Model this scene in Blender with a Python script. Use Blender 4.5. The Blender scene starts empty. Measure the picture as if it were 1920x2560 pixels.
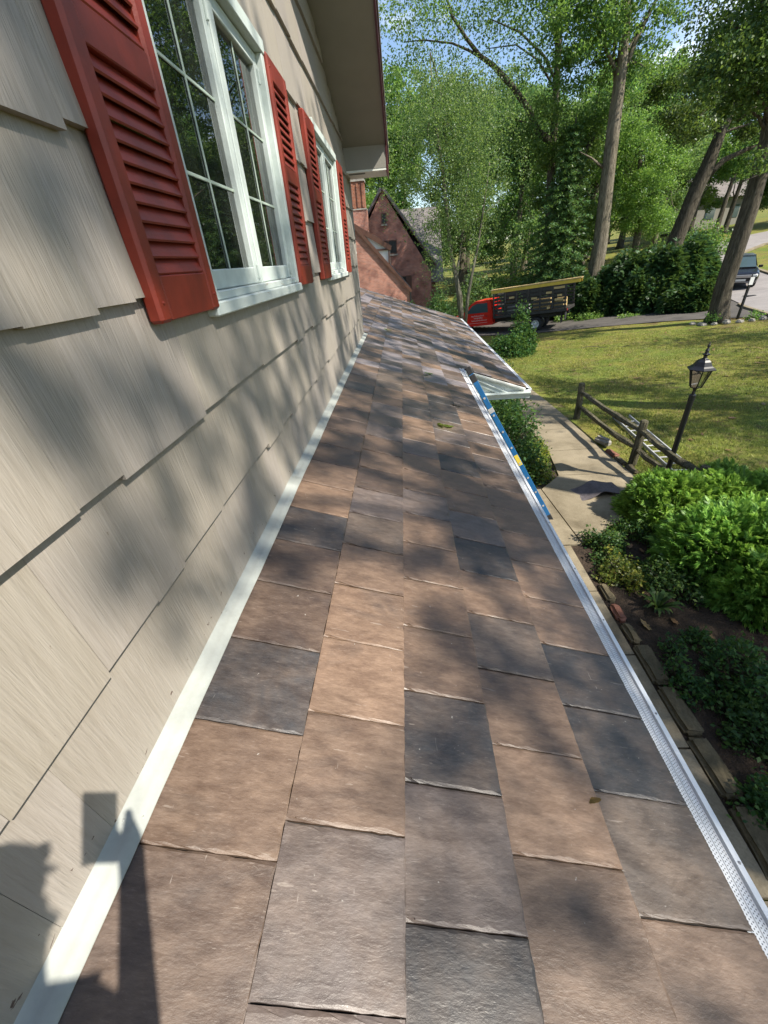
import bpy, bmesh, math, random
import numpy as np
from mathutils import Vector, Matrix

SC = bpy.context.scene
COL = SC.collection
R = math.radians
rng = np.random.default_rng(7)
Z0 = -1.049
random.seed(7)

# ------------------------------------------------------------------ camera, sky, sun, exposure
# world frame: camera at the origin, +Y along the eave, +X out over the yard, ground about z = -4
RW = np.array([[0.99682366, -0.04027374, -0.06870673],
               [0.03687219, -0.5312947, 0.8463843],
               [-0.07059058, -0.84622926, -0.52812215]])
FPX = 1010.0
cam = bpy.data.cameras.new('camera')
cam.sensor_fit = 'VERTICAL'
cam.sensor_height = 36.0
cam.sensor_width = 27.0
cam.lens = FPX / 2560 * 36.0
cam.clip_start = 0.02
cam.clip_end = 900
cam_o = bpy.data.objects.new('camera', cam)
COL.objects.link(cam_o)
M = Matrix.Identity(4)
for i in range(3):
    M[i][0] = RW[i, 0]
    M[i][1] = -RW[i, 1]
    M[i][2] = -RW[i, 2]
cam_o.matrix_world = M
SC.camera = cam_o

SUN = Vector((1.0, -0.57, 1.33)).normalized()
sun = bpy.data.lights.new('sun', 'SUN')
sun.energy = 4.8
sun.angle = R(0.53)
sun.color = (1.0, 0.93, 0.82)
sun_o = bpy.data.objects.new('sun', sun)
COL.objects.link(sun_o)
sun_o.rotation_euler = SUN.to_track_quat('Z', 'Y').to_euler()

world = bpy.data.worlds.new('World')
SC.world = world
world.use_nodes = True
wn, wl = world.node_tree.nodes, world.node_tree.links
bg = wn['Background']
sky = wn.new('ShaderNodeTexSky')
sky.sky_type = 'NISHITA'
sky.sun_disc = False
sky.sun_elevation = math.asin(SUN.z)
sky.sun_rotation = math.atan2(SUN.x, SUN.y)
sky.air_density = 1.0
sky.dust_density = 0.6
sky.ozone_density = 1.6
wtc = wn.new('ShaderNodeTexCoord')
wno = wn.new('ShaderNodeTexNoise')
wno.inputs['Scale'].default_value = 2.3
wno.inputs['Detail'].default_value = 6
wno.inputs['Roughness'].default_value = 0.55
wma = wn.new('ShaderNodeMapping')
wma.inputs['Scale'].default_value = (1, 1, 2.2)
wma.inputs['Location'].default_value = (0.4, 0.15, 0.3)
wra = wn.new('ShaderNodeValToRGB')
wra.color_ramp.elements[0].position = 0.56
wra.color_ramp.elements[1].position = 0.70
wmx = wn.new('ShaderNodeMix')
wmx.data_type = 'RGBA'
wmx.inputs[7].default_value = (9.5, 9.8, 10.4, 1)
wl.new(wtc.outputs['Generated'], wma.inputs[0])
wl.new(wma.outputs[0], wno.inputs['Vector'])
wl.new(wno.outputs['Fac'], wra.inputs[0])
wl.new(wra.outputs[0], wmx.inputs[0])
wl.new(sky.outputs[0], wmx.inputs[6])
wl.new(wmx.outputs[2], bg.inputs[0])
bg.inputs[1].default_value = 0.108

SC.view_settings.view_transform = 'Standard'
SC.view_settings.look = 'None'
SC.view_settings.exposure = 1.05
SC.view_settings.gamma = 1.0
SC.render.engine = 'CYCLES'
SC.cycles.max_bounces = 7
SC.cycles.diffuse_bounces = 4
SC.cycles.glossy_bounces = 3
SC.cycles.transmission_bounces = 4
SC.cycles.transparent_max_bounces = 10
SC.cycles.use_denoising = True
SC.cycles.sample_clamp_indirect = 6.0
SC.cycles.caustics_reflective = False
SC.cycles.caustics_refractive = False


def ray(u, v):
    """direction through a pixel of the 1920x2560 photograph"""
    return RW @ np.array([u - 960.0, v - 1280.0, FPX])


def at(u, v, Y):
    """the point seen at that pixel on the upright plane y = Y"""
    d = ray(u, v)
    return tuple(d * (Y / d[1]))


def sm(t):
    return 0.5 * (t + np.sqrt(t * t + 4))


def ter(x, y):
    """height of the ground"""
    z = -4.0 + .089 * sm(np.asarray(x, float) - 6.5) - .0413 * (np.clip(y, 10, 30) - 10)
    z = z + .08 * sm(np.asarray(y, float) - 31) - .065 * sm(np.asarray(y, float) - 56)
    return z


# ------------------------------------------------------------------ materials
def mat(name, base=(.5, .5, .5), rough=.6, metal=0.0, spec=.5):
    m = bpy.data.materials.new(name)
    m.use_nodes = True
    b = m.node_tree.nodes['Principled BSDF']
    b.inputs['Base Color'].default_value = (*base, 1)
    b.inputs['Roughness'].default_value = rough
    b.inputs['Metallic'].default_value = metal
    b.inputs['Specular IOR Level'].default_value = spec
    return m


class NT:
    """small helper round a material's node tree"""
    def __init__(self, m):
        self.m = m
        self.t = m.node_tree
        self.b = self.t.nodes['Principled BSDF']
        self.tc = self.t.nodes.new('ShaderNodeTexCoord')

    def n(self, typ, **kw):
        x = self.t.nodes.new(typ)
        for k, v in kw.items():
            setattr(x, k, v)
        return x

    def l(self, a, b):
        self.t.links.new(a, b)

    def mapped(self, scale=(1, 1, 1), rot=(0, 0, 0), src=None):
        mp = self.n('ShaderNodeMapping')
        mp.inputs['Scale'].default_value = scale
        mp.inputs['Rotation'].default_value = rot
        self.l(src or self.tc.outputs['Object'], mp.inputs[0])
        return mp.outputs[0]

    def noise(self, vec, scale, detail=4, rough=.55, dist=0.0, w=None):
        x = self.n('ShaderNodeTexNoise')
        if w is not None:
            x.noise_dimensions = '4D'
            self.l(w, x.inputs['W'])
        x.inputs['Scale'].default_value = scale
        x.inputs['Detail'].default_value = detail
        x.inputs['Roughness'].default_value = rough
        x.inputs['Distortion'].default_value = dist
        self.l(vec, x.inputs['Vector'])
        return x.outputs['Fac']

    def ramp(self, fac, stops):
        x = self.n('ShaderNodeValToRGB')
        e = x.color_ramp.elements
        while len(e) < len(stops):
            e.new(.5)
        for i, (p, c) in enumerate(stops):
            e[i].position = p
            e[i].color = (*c, 1) if len(c) == 3 else c
        self.l(fac, x.inputs[0])
        return x.outputs[0]

    def mix(self, fac, a, b, mode='MIX'):
        x = self.n('ShaderNodeMix', data_type='RGBA', blend_type=mode)
        for sock, val in ((0, fac), (6, a), (7, b)):
            if hasattr(val, 'links'):
                self.l(val, x.inputs[sock])
            elif isinstance(val, (int, float)):
                x.inputs[sock].default_value = val
            else:
                x.inputs[sock].default_value = (*val, 1)
        return x.outputs[2]

    def math(self, op, a, b=0.0, c=None):
        x = self.n('ShaderNodeMath', operation=op)
        for i, val in enumerate((a, b, c)):
            if val is None:
                continue
            if hasattr(val, 'links'):
                self.l(val, x.inputs[i])
            else:
                x.inputs[i].default_value = val
        return x.outputs[0]

    def bump(self, h, strength=.4, dist=.01, base=None):
        x = self.n('ShaderNodeBump')
        x.inputs['Strength'].default_value = strength
        x.inputs['Distance'].default_value = dist
        self.l(h, x.inputs['Height'])
        if base is not None:
            self.l(base, x.inputs['Normal'])
        return x.outputs[0]

    def color(self, s):
        self.l(s, self.b.inputs['Base Color'])

    def normal(self, s):
        self.l(s, self.b.inputs['Normal'])

    def rough(self, s):
        self.l(s, self.b.inputs['Roughness'])


G3 = (0, 0, 0)
W3 = (1, 1, 1)


def paint(name, base, rough=.45, dirt=.25, scale=6, bump=.1, spec=.5):
    """painted wood, metal or plastic with faint blotches"""
    m = mat(name, base, rough, 0, spec)
    t = NT(m)
    f = t.noise(t.mapped(), scale, 6, .6)
    d = tuple(c * (1 - dirt) for c in base)
    t.color(t.ramp(f, [(.3, d), (.65, base)]))
    f2 = t.noise(t.mapped(), scale * 12, 3)
    t.normal(t.bump(f2, bump, .002))
    return m


def mk_slate():
    m = mat('slate', rough=.55, spec=.55)
    t = NT(m)
    at_ = t.n('ShaderNodeAttribute', attribute_name='tone')
    ai = t.n('ShaderNodeAttribute', attribute_name='sid')
    w = t.math('MULTIPLY', ai.outputs['Fac'], 7.31)
    base = at_.outputs['Color']
    # cloudy tone, long faint streaks, pale scratches
    n1 = t.noise(t.mapped((1, 1, 1)), 7, 6, .6, .4, w)
    c = t.mix(t.ramp(n1, [(.38, G3), (.7, (.42, .42, .42))]), base, (.19, .13, .088), 'MIX')
    n7 = t.noise(t.mapped((.7, 1.3, 1), (0, 0, .3)), 4.5, 5, .6, .8, w)
    c = t.mix(t.ramp(n7, [(.52, G3), (.72, (.45, .45, .45))]), c, (.062, .054, .051))
    n2 = t.noise(t.mapped((.45, 1.5, 1), (0, 0, .45)), 24, 5, .6, .3, w)
    c = t.mix(t.ramp(n2, [(.36, (.75, .75, .75)), (.62, G3)]), c, (.55, .52, .5), 'MULTIPLY')
    n3 = t.noise(t.mapped((1.2, 9, 1), (0, 0, -.5)), 7, 3, .55, 1.2, w)
    c = t.mix(t.ramp(n3, [(.685, G3), (.70, (.24, .24, .24))]), c, (.42, .37, .32))
    n4 = t.noise(t.mapped((8, 1.2, 1), (0, 0, .3)), 6, 2, .5, 1.6, w)
    c = t.mix(t.ramp(n4, [(.75, G3), (.765, (.25, .25, .25))]), c, (.5, .46, .42))
    n6 = t.noise(t.mapped((1, 1, 1)), 55, 3, .5, 0, w)
    c = t.mix(t.ramp(n6, [(.725, G3), (.76, (.5, .5, .5))]), c, (.5, .48, .44))
    n8 = t.noise(t.mapped((.35, 1.9, 1), (0, 0, .55)), 95, 5, .7, .5, w)
    c = t.mix(t.ramp(n8, [(.32, (.8, .8, .8)), (.60, G3)]), c, (.66, .63, .6), 'MULTIPLY')
    c = t.mix(t.ramp(n8, [(.60, G3), (.78, (.4, .4, .4))]), c, (.32, .27, .23))
    t.color(c)
    n5 = t.noise(t.mapped((.5, 1.5, 1), (0, 0, .5)), 26, 9, .72, .35, w)
    b1 = t.bump(n5, .36, .005)
    t.normal(t.bump(t.noise(t.mapped((.6, 1.4, 1)), 120, 4), .3, .002, b1))
    t.rough(t.ramp(n2, [(.3, (.33, .33, .33)), (.7, (.54, .54, .54))]))
    return m


def mk_shingle():
    m = mat('shingle_paint', rough=.5, spec=.45)
    t = NT(m)
    ai = t.n('ShaderNodeAttribute', attribute_name='sid')
    w = t.math('MULTIPLY', ai.outputs['Fac'], 3.7)
    at_ = t.n('ShaderNodeAttribute', attribute_name='tone')
    # combed vertical grooves in the painted shake
    g = t.noise(t.mapped((1, 1, .035)), 130, 3, .6, .15, w)
    g2 = t.noise(t.mapped((1, 1, .06)), 38, 4, .6, .5, w)
    c = t.mix(t.ramp(g, [(.25, (.55, .55, .55)), (.6, G3)]), at_.outputs['Color'], (.80, .78, .75), 'MULTIPLY')
    c = t.mix(t.ramp(g2, [(.3, (.5, .5, .5)), (.6, G3)]), c, (.86, .84, .8), 'MULTIPLY')
    d = t.noise(t.mapped((1, 1, .5)), 60, 4, .6, .3)
    c = t.mix(t.ramp(d, [(.735, G3), (.76, (.7, .7, .7))]), c, (.13, .09, .06))
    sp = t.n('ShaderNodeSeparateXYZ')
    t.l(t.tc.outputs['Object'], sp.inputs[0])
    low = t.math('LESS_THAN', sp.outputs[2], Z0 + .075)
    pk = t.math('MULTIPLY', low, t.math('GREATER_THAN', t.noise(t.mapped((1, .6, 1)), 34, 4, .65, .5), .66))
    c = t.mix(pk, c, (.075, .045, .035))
    t.color(c)
    b1 = t.bump(g, .6, .004)
    t.normal(t.bump(g2, .45, .008, b1))
    return m


def mk_leaf(name, dark, mid, light, trans=.4, gloss=.35):
    m = bpy.data.materials.new(name)
    m.use_nodes = True
    t = NT(m)
    geo = t.n('ShaderNodeNewGeometry')
    col = t.ramp(geo.outputs['Random Per Island'], [(0.0, dark), (.55, mid), (.93, light), (1.0, light)])
    oi = t.n('ShaderNodeObjectInfo')
    hs = t.n('ShaderNodeHueSaturation')
    t.l(t.math('MULTIPLY_ADD', oi.outputs['Random'], .03, .485), hs.inputs['Hue'])
    t.l(t.math('MULTIPLY_ADD', oi.outputs['Random'], .3, 1.05), hs.inputs['Value'])
    nz = t.noise(t.mapped(), .9, 3, .6)
    nz2 = t.noise(t.mapped(), 2.7, 2, .5)
    col = t.mix(t.ramp(nz, [(.36, (.85, .85, .85)), (.56, G3)]), col, (.58, .66, .62), 'MULTIPLY')
    col = t.mix(t.ramp(nz2, [(.52, G3), (.70, (.7, .7, .7))]), col, (1.5, 1.38, 1.0), 'MULTIPLY')
    t.l(col, hs.inputs['Color'])
    hs.inputs['Saturation'].default_value = .96
    t.l(hs.outputs[0], t.b.inputs['Base Color'])
    t.b.inputs['Roughness'].default_value = .45
    t.b.inputs['Specular IOR Level'].default_value = gloss
    tr = t.n('ShaderNodeBsdfTranslucent')
    cc = t.mix(.5, hs.outputs[0], (.24, .34, .04), 'ADD')
    t.l(cc, tr.inputs[0])
    mx = t.n('ShaderNodeMixShader')
    mx.inputs[0].default_value = trans
    t.l(t.b.outputs[0], mx.inputs[1])
    t.l(tr.outputs[0], mx.inputs[2])
    t.l(mx.outputs[0], t.t.nodes['Material Output'].inputs['Surface'])
    return m


def mk_bark(name, a, b, scale=5):
    m = mat(name, rough=.85, spec=.2)
    t = NT(m)
    f = t.noise(t.mapped((3, 3, .45)), scale, 8, .7, .5)
    f2 = t.noise(t.mapped((1, 1, .3)), 1.6, 5, .6)
    c = t.ramp(f, [(.36, a), (.62, b)])
    t.color(t.mix(t.ramp(f2, [(.35, (.7, .7, .7)), (.6, G3)]), c, (.6, .62, .55), 'MULTIPLY'))
    t.normal(t.bump(f, 1.0, .12))
    return m


def mk_lawn():
    m = mat('lawn_grass', rough=.9, spec=.15)
    t = NT(m)
    f1 = t.noise(t.mapped(), .45, 6, .62, .5)
    f2 = t.noise(t.mapped(), 2.6, 6, .65, .3)
    f3 = t.noise(t.mapped(), 38, 4, .7)
    c = t.ramp(f1, [(.30, (.135, .10, .045)), (.44, (.215, .21, .042)), (.62, (.125, .175, .03))])
    c = t.mix(t.ramp(f2, [(.34, (.8, .8, .8)), (.52, G3)]), c, (.14, .10, .055))
    c = t.mix(t.ramp(f3, [(.3, (.8, .8, .8)), (.6, G3)]), c, (.45, .45, .4), 'MULTIPLY')
    c = t.mix(t.ramp(f3, [(.55, G3), (.8, (.6, .6, .6))]), c, (.20, .20, .06))
    f4 = t.noise(t.mapped(), 11, 6, .72, .4)
    c = t.mix(t.ramp(f4, [(.34, (.75, .75, .75)), (.5, G3)]), c, (.45, .42, .36), 'MULTIPLY')
    c = t.mix(t.ramp(f4, [(.58, G3), (.72, (.5, .5, .5))]), c, (.24, .23, .06))
    t.color(c)
    t.normal(t.bump(f3, .9, .03, t.bump(f4, .6, .05)))
    return m


def mk_ground(name, stops, s1=3, s2=60, bump=.3, bd=.01, rough=.85):
    m = mat(name, rough=rough, spec=.3)
    t = NT(m)
    f1 = t.noise(t.mapped(), s1, 7, .65, .3)
    f2 = t.noise(t.mapped(), s2, 4, .6)
    c = t.ramp(f1, stops)
    c = t.mix(t.ramp(f2, [(.3, (.6, .6, .6)), (.6, G3)]), c, (.62, .6, .57), 'MULTIPLY')
    t.color(c)
    t.normal(t.bump(f2, bump, bd))
    return m


def mk_brick(name, a, b, mortar, plane='XZ'):
    m = mat(name, rough=.85, spec=.2)
    t = NT(m)
    br = t.n('ShaderNodeTexBrick')
    br.inputs['Scale'].default_value = 1
    br.inputs['Brick Width'].default_value = .215
    br.inputs['Row Height'].default_value = .078
    br.inputs['Mortar Size'].default_value = .009
    br.inputs['Color1'].default_value = (*a, 1)
    br.inputs['Color2'].default_value = (*b, 1)
    br.inputs['Mortar'].default_value = (*mortar, 1)
    sep = t.n('ShaderNodeSeparateXYZ')
    t.l(t.tc.outputs['Object'], sep.inputs[0])
    cmb = t.n('ShaderNodeCombineXYZ')
    t.l(t.math('ADD', sep.outputs[0], sep.outputs[1]), cmb.inputs[0])
    t.l(sep.outputs[2], cmb.inputs[1])
    t.l(cmb.outputs[0], br.inputs['Vector'])
    f = t.noise(t.mapped(), 1.2, 5, .6)
    c = t.mix(t.ramp(f, [(.36, (.85, .85, .85)), (.58, G3)]), br.outputs['Color'], (.5, .46, .47), 'MULTIPLY')
    f9 = t.noise(t.mapped((1, 1, 3)), 9, 2, .5)
    c = t.mix(t.ramp(f9, [(.58, G3), (.66, (.5, .5, .5))]), c, (.07, .035, .035))
    t.color(c)
    return m


def mk_guard():
    m = mat('perforated_white_aluminium', (.53, .545, .56), .42, 0, .4)
    t = NT(m)
    sep = t.n('ShaderNodeSeparateXYZ')
    t.l(t.tc.outputs['UV'], sep.inputs[0])
    s, y = sep.outputs[0], sep.outputs[1]
    row = t.math('FLOOR', t.math('DIVIDE', s, .0085))
    off = t.math('MULTIPLY', t.math('MODULO', row, 2.0), .0045)
    fy = t.math('SUBTRACT', t.math('FRACT', t.math('DIVIDE', t.math('ADD', y, off), .0095)), .5)
    fs = t.math('SUBTRACT', t.math('FRACT', t.math('DIVIDE', s, .0085)), .5)
    d = t.math('SQRT', t.math('ADD', t.math('MULTIPLY', fy, fy), t.math('MULTIPLY', fs, fs)))
    dot = t.math('LESS_THAN', d, .23)
    band1 = t.math('MULTIPLY', t.math('GREATER_THAN', s, .017), t.math('LESS_THAN', s, .0425))
    band2 = t.math('MULTIPLY', t.math('GREATER_THAN', s, .051), t.math('LESS_THAN', s, .0765))
    k = t.math('MULTIPLY', dot, t.math('ADD', band1, band2))
    c = t.mix(k, (.53, .545, .56), (.05, .05, .055))
    f = t.noise(t.mapped((1, 1, 1)), 14, 5, .6)
    c = t.mix(t.ramp(f, [(.3, (.5, .5, .5)), (.6, G3)]), c, (.84, .83, .8), 'MULTIPLY')
    t.color(c)
    return m


def mk_glass(name, tint=(.8, .9, .85), haze=.018):
    m = bpy.data.materials.new(name)
    m.use_nodes = True
    t = m.node_tree
    t.nodes.remove(t.nodes['Principled BSDF'])
    tr = t.nodes.new('ShaderNodeBsdfTransparent')
    tr.inputs[0].default_value = (*tint, 1)
    gl = t.nodes.new('ShaderNodeBsdfGlossy')
    gl.inputs['Roughness'].default_value = 0.012
    fr = t.nodes.new('ShaderNodeFresnel')
    fr.inputs[0].default_value = 3.4
    mx = t.nodes.new('ShaderNodeMixShader')
    t.links.new(fr.outputs[0], mx.inputs[0])
    t.links.new(tr.outputs[0], mx.inputs[1])
    t.links.new(gl.outputs[0], mx.inputs[2])
    df = t.nodes.new('ShaderNodeBsdfDiffuse')  # pale green reflected haze painted in as a thin diffuse layer
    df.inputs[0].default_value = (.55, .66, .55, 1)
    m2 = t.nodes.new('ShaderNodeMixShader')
    m2.inputs[0].default_value = haze
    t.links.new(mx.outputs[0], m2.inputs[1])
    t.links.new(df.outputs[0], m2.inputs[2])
    t.links.new(m2.outputs[0], t.nodes['Material Output'].inputs['Surface'])
    return m


MT = {
    'slate': mk_slate(),
    'shingle': mk_shingle(),
    'red': paint('red_shutter_paint', (.215, .024, .0095), .5, .35, 9, .25),
    'white': paint('white_trim_paint', (.50, .56, .53), .5, .16, 14, .4),
    'peel': None,
    'cream': paint('cream_trim_paint', (.72, .735, .68), .5, .12, 8, .2),
    'soffit': paint('soffit_paint', (.235, .225, .195), .65, .1, 3, .15),
    'maroon': paint('maroon_drip_edge', (.07, .012, .018), .4, .2),
    'grille': mat('pale_green_grille', (.36, .43, .36), .5),
    'darkpane': mat('dark_leaded_pane', (.012, .014, .016), .25, 0, .3),
    'felt': mat('black_roofing_felt', (.02, .018, .017), .9),
    'flash': paint('cream_sheet_metal', (.335, .352, .325), .45, .26, 9, .15),
    'guard': mk_guard(),
    'alu': paint('white_aluminium', (.62, .64, .66), .35, .08, 10, .05),
    'screw': mat('screw_head', (.25, .24, .24), .4, .6),
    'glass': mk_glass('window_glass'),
    'dark': mat('dark_interior', (.035, .04, .035), .9),
    'blind': mat('blind_slat', (.30, .33, .29), .6),
    'curtain': paint('curtain_cloth', (.22, .25, .21), .9, .4, 20),
    'lawn': mk_lawn(),
    'path': mk_ground('concrete', [(.28, (.12, .098, .062)), (.5, (.22, .185, .125)), (.7, (.29, .245, .17))], 1.3, 55, .25, .006),
    'soil': mk_ground('mulch_soil', [(.3, (.018, .012, .008)), (.6, (.05, .034, .022)), (.75, (.09, .06, .035))], 8, 40, .9, .04),
    'asphalt': mk_ground('driveway_asphalt', [(.3, (.06, .055, .05)), (.7, (.11, .10, .09))], 1.2, 30, .4, .01),
    'road': mk_ground('road_asphalt', [(.3, (.20, .185, .18)), (.7, (.28, .26, .25))], .8, 30, .3, .01),
    'stone': mk_ground('edging_stone', [(.3, (.06, .05, .028)), (.55, (.11, .09, .052)), (.75, (.15, .125, .075))], 5, 50, .5, .01),
    'rock': mk_ground('pale_rock', [(.3, (.2, .185, .16)), (.7, (.38, .36, .32))], 6, 40, .5, .02),
    'oldbrick': mk_ground('worn_brick', [(.3, (.14, .06, .04)), (.7, (.26, .12, .08))], 6, 50, .4, .01),
    'brick': mk_brick('red_brick_wall', (.44, .165, .105), (.28, .105, .075), (.40, .34, .29)),
    'brick2': mk_brick('orange_brick', (.34, .12, .055), (.22, .075, .04), (.27, .21, .17)),
    'broof': mk_ground('grey_slate_roof', [(.3, (.12, .11, .11)), (.7, (.22, .20, .19))], 2, 12, .5, .03),
    'timber': paint('dark_brown_timber', (.085, .035, .02), .6, .3),
    'stucco': paint('white_stucco', (.75, .76, .70), .8, .12, 2, .4),
    'wood': mk_bark('weathered_fence_wood', (.07, .062, .04), (.22, .20, .13), 8),
    'black': paint('black_enamel', (.012, .012, .014), .3, .2),
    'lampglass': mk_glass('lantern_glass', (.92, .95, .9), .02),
    'frost': mat('frosted_bulb', (.75, .78, .72), .25),
    'blue': paint('blue_fibreglass', (.012, .115, .29), .42, .2, 20, .15),
    'rubber': mat('black_rubber', (.015, .015, .016), .75),
    'metal': paint('dull_aluminium', (.45, .45, .44), .38, .25, 20, .1),
    'yellow': paint('yellow_fibreglass', (.62, .42, .05), .5, .25, 7),
    'yellowlabel': mat('yellow_label', (.65, .5, .06), .5),
    'truckred': paint('truck_red_paint', (.62, .022, .014), .25, .1),
    'bedblack': paint('black_stake_wood', (.03, .028, .026), .55, .4),
    'ply': paint('pale_plywood', (.50, .36, .16), .7, .3),
    'rim': mat('white_steel_rim', (.6, .6, .58), .4, .2),
    'carpaint': mat('car_dark_paint', (.008, .009, .012), .22, 0, .35),
    'carglass': mat('car_glass', (.05, .08, .09), .05, 0, .9),
    'chrome': mat('chrome', (.35, .35, .36), .3, 1.0),
    'headlamp': mat('headlamp_lens', (.75, .75, .72), .15),
    'plate': mat('plate_white', (.6, .6, .58), .5),
    'slatebit': mk_ground('grey_shingle_scrap', [(.3, (.075, .065, .07)), (.7, (.13, .115, .12))], 9, 70, .6, .006),
    'bark_oak': mk_bark('oak_bark', (.075, .064, .047), (.25, .218, .165)),
    'bark_dark': mk_bark('dark_bark', (.04, .033, .024), (.125, .108, .08)),
    'bark_birch': mk_bark('birch_bark', (.05, .045, .035), (.20, .19, .15), 4),
    'leaf_oak': mk_leaf('oak_leaves', (.03, .075, .016), (.06, .135, .028), (.13, .20, .04), .45),
    'leaf_oak_dark': mk_leaf('dark_oak_leaves', (.018, .05, .012), (.038, .09, .02), (.11, .16, .03), .3),  # oak leaf of a darker green
    'leaf_birch': mk_leaf('birch_leaves', (.035, .085, .026), (.07, .14, .042), (.15, .21, .07), .45),
    'leaf_maple': mk_leaf('maple_leaves', (.045, .11, .018), (.09, .19, .03), (.19, .28, .06), .45),
    'leaf_yellow': mk_leaf('yellowing_leaves', (.04, .08, .012), (.09, .13, .02), (.22, .22, .03)),
    'leaf_spruce': mk_leaf('spruce_needles', (.026, .065, .022), (.055, .115, .034), (.11, .17, .05), .25),
    'leaf_yew': mk_leaf('yew_needles', (.012, .042, .014), (.024, .082, .024), (.05, .12, .035), .2),
    'leaf_cypress': mk_leaf('cypress_fronds', (.06, .16, .022), (.12, .27, .038), (.24, .42, .065), .4),
    'leaf_cover': mk_leaf('groundcover_leaves', (.014, .042, .012), (.028, .072, .018), (.07, .12, .025), .3, .2),
    'leaf_grass': mk_leaf('grass_blades', (.11, .12, .03), (.18, .20, .042), (.27, .25, .08), .35, .2),
    'leaf_dead': mk_leaf('dead_leaves', (.11, .055, .025), (.19, .11, .05), (.30, .20, .10), .2),
    'skin': mat('skin', (.45, .27, .19), .5),
    'shirt': paint('grey_shirt', (.10, .11, .13), .85),
    'trouser': paint('blue_trousers', (.05, .07, .13), .85),
    'hair': mat('dark_hair', (.03, .02, .015), .6),
}


def mk_peel():
    m = mat('peeling_white_paint', (.7, .74, .72), .55)
    t = NT(m)
    f = t.noise(t.mapped((1, .35, 1.2)), 24, 7, .7, .6)
    t.color(t.ramp(f, [(.60, (.50, .55, .52)), (.64, (.36, .33, .28)), (.70, (.25, .21, .16))]))
    t.normal(t.bump(f, .4, .004))
    return m


MT['peel'] = mk_peel()


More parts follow.
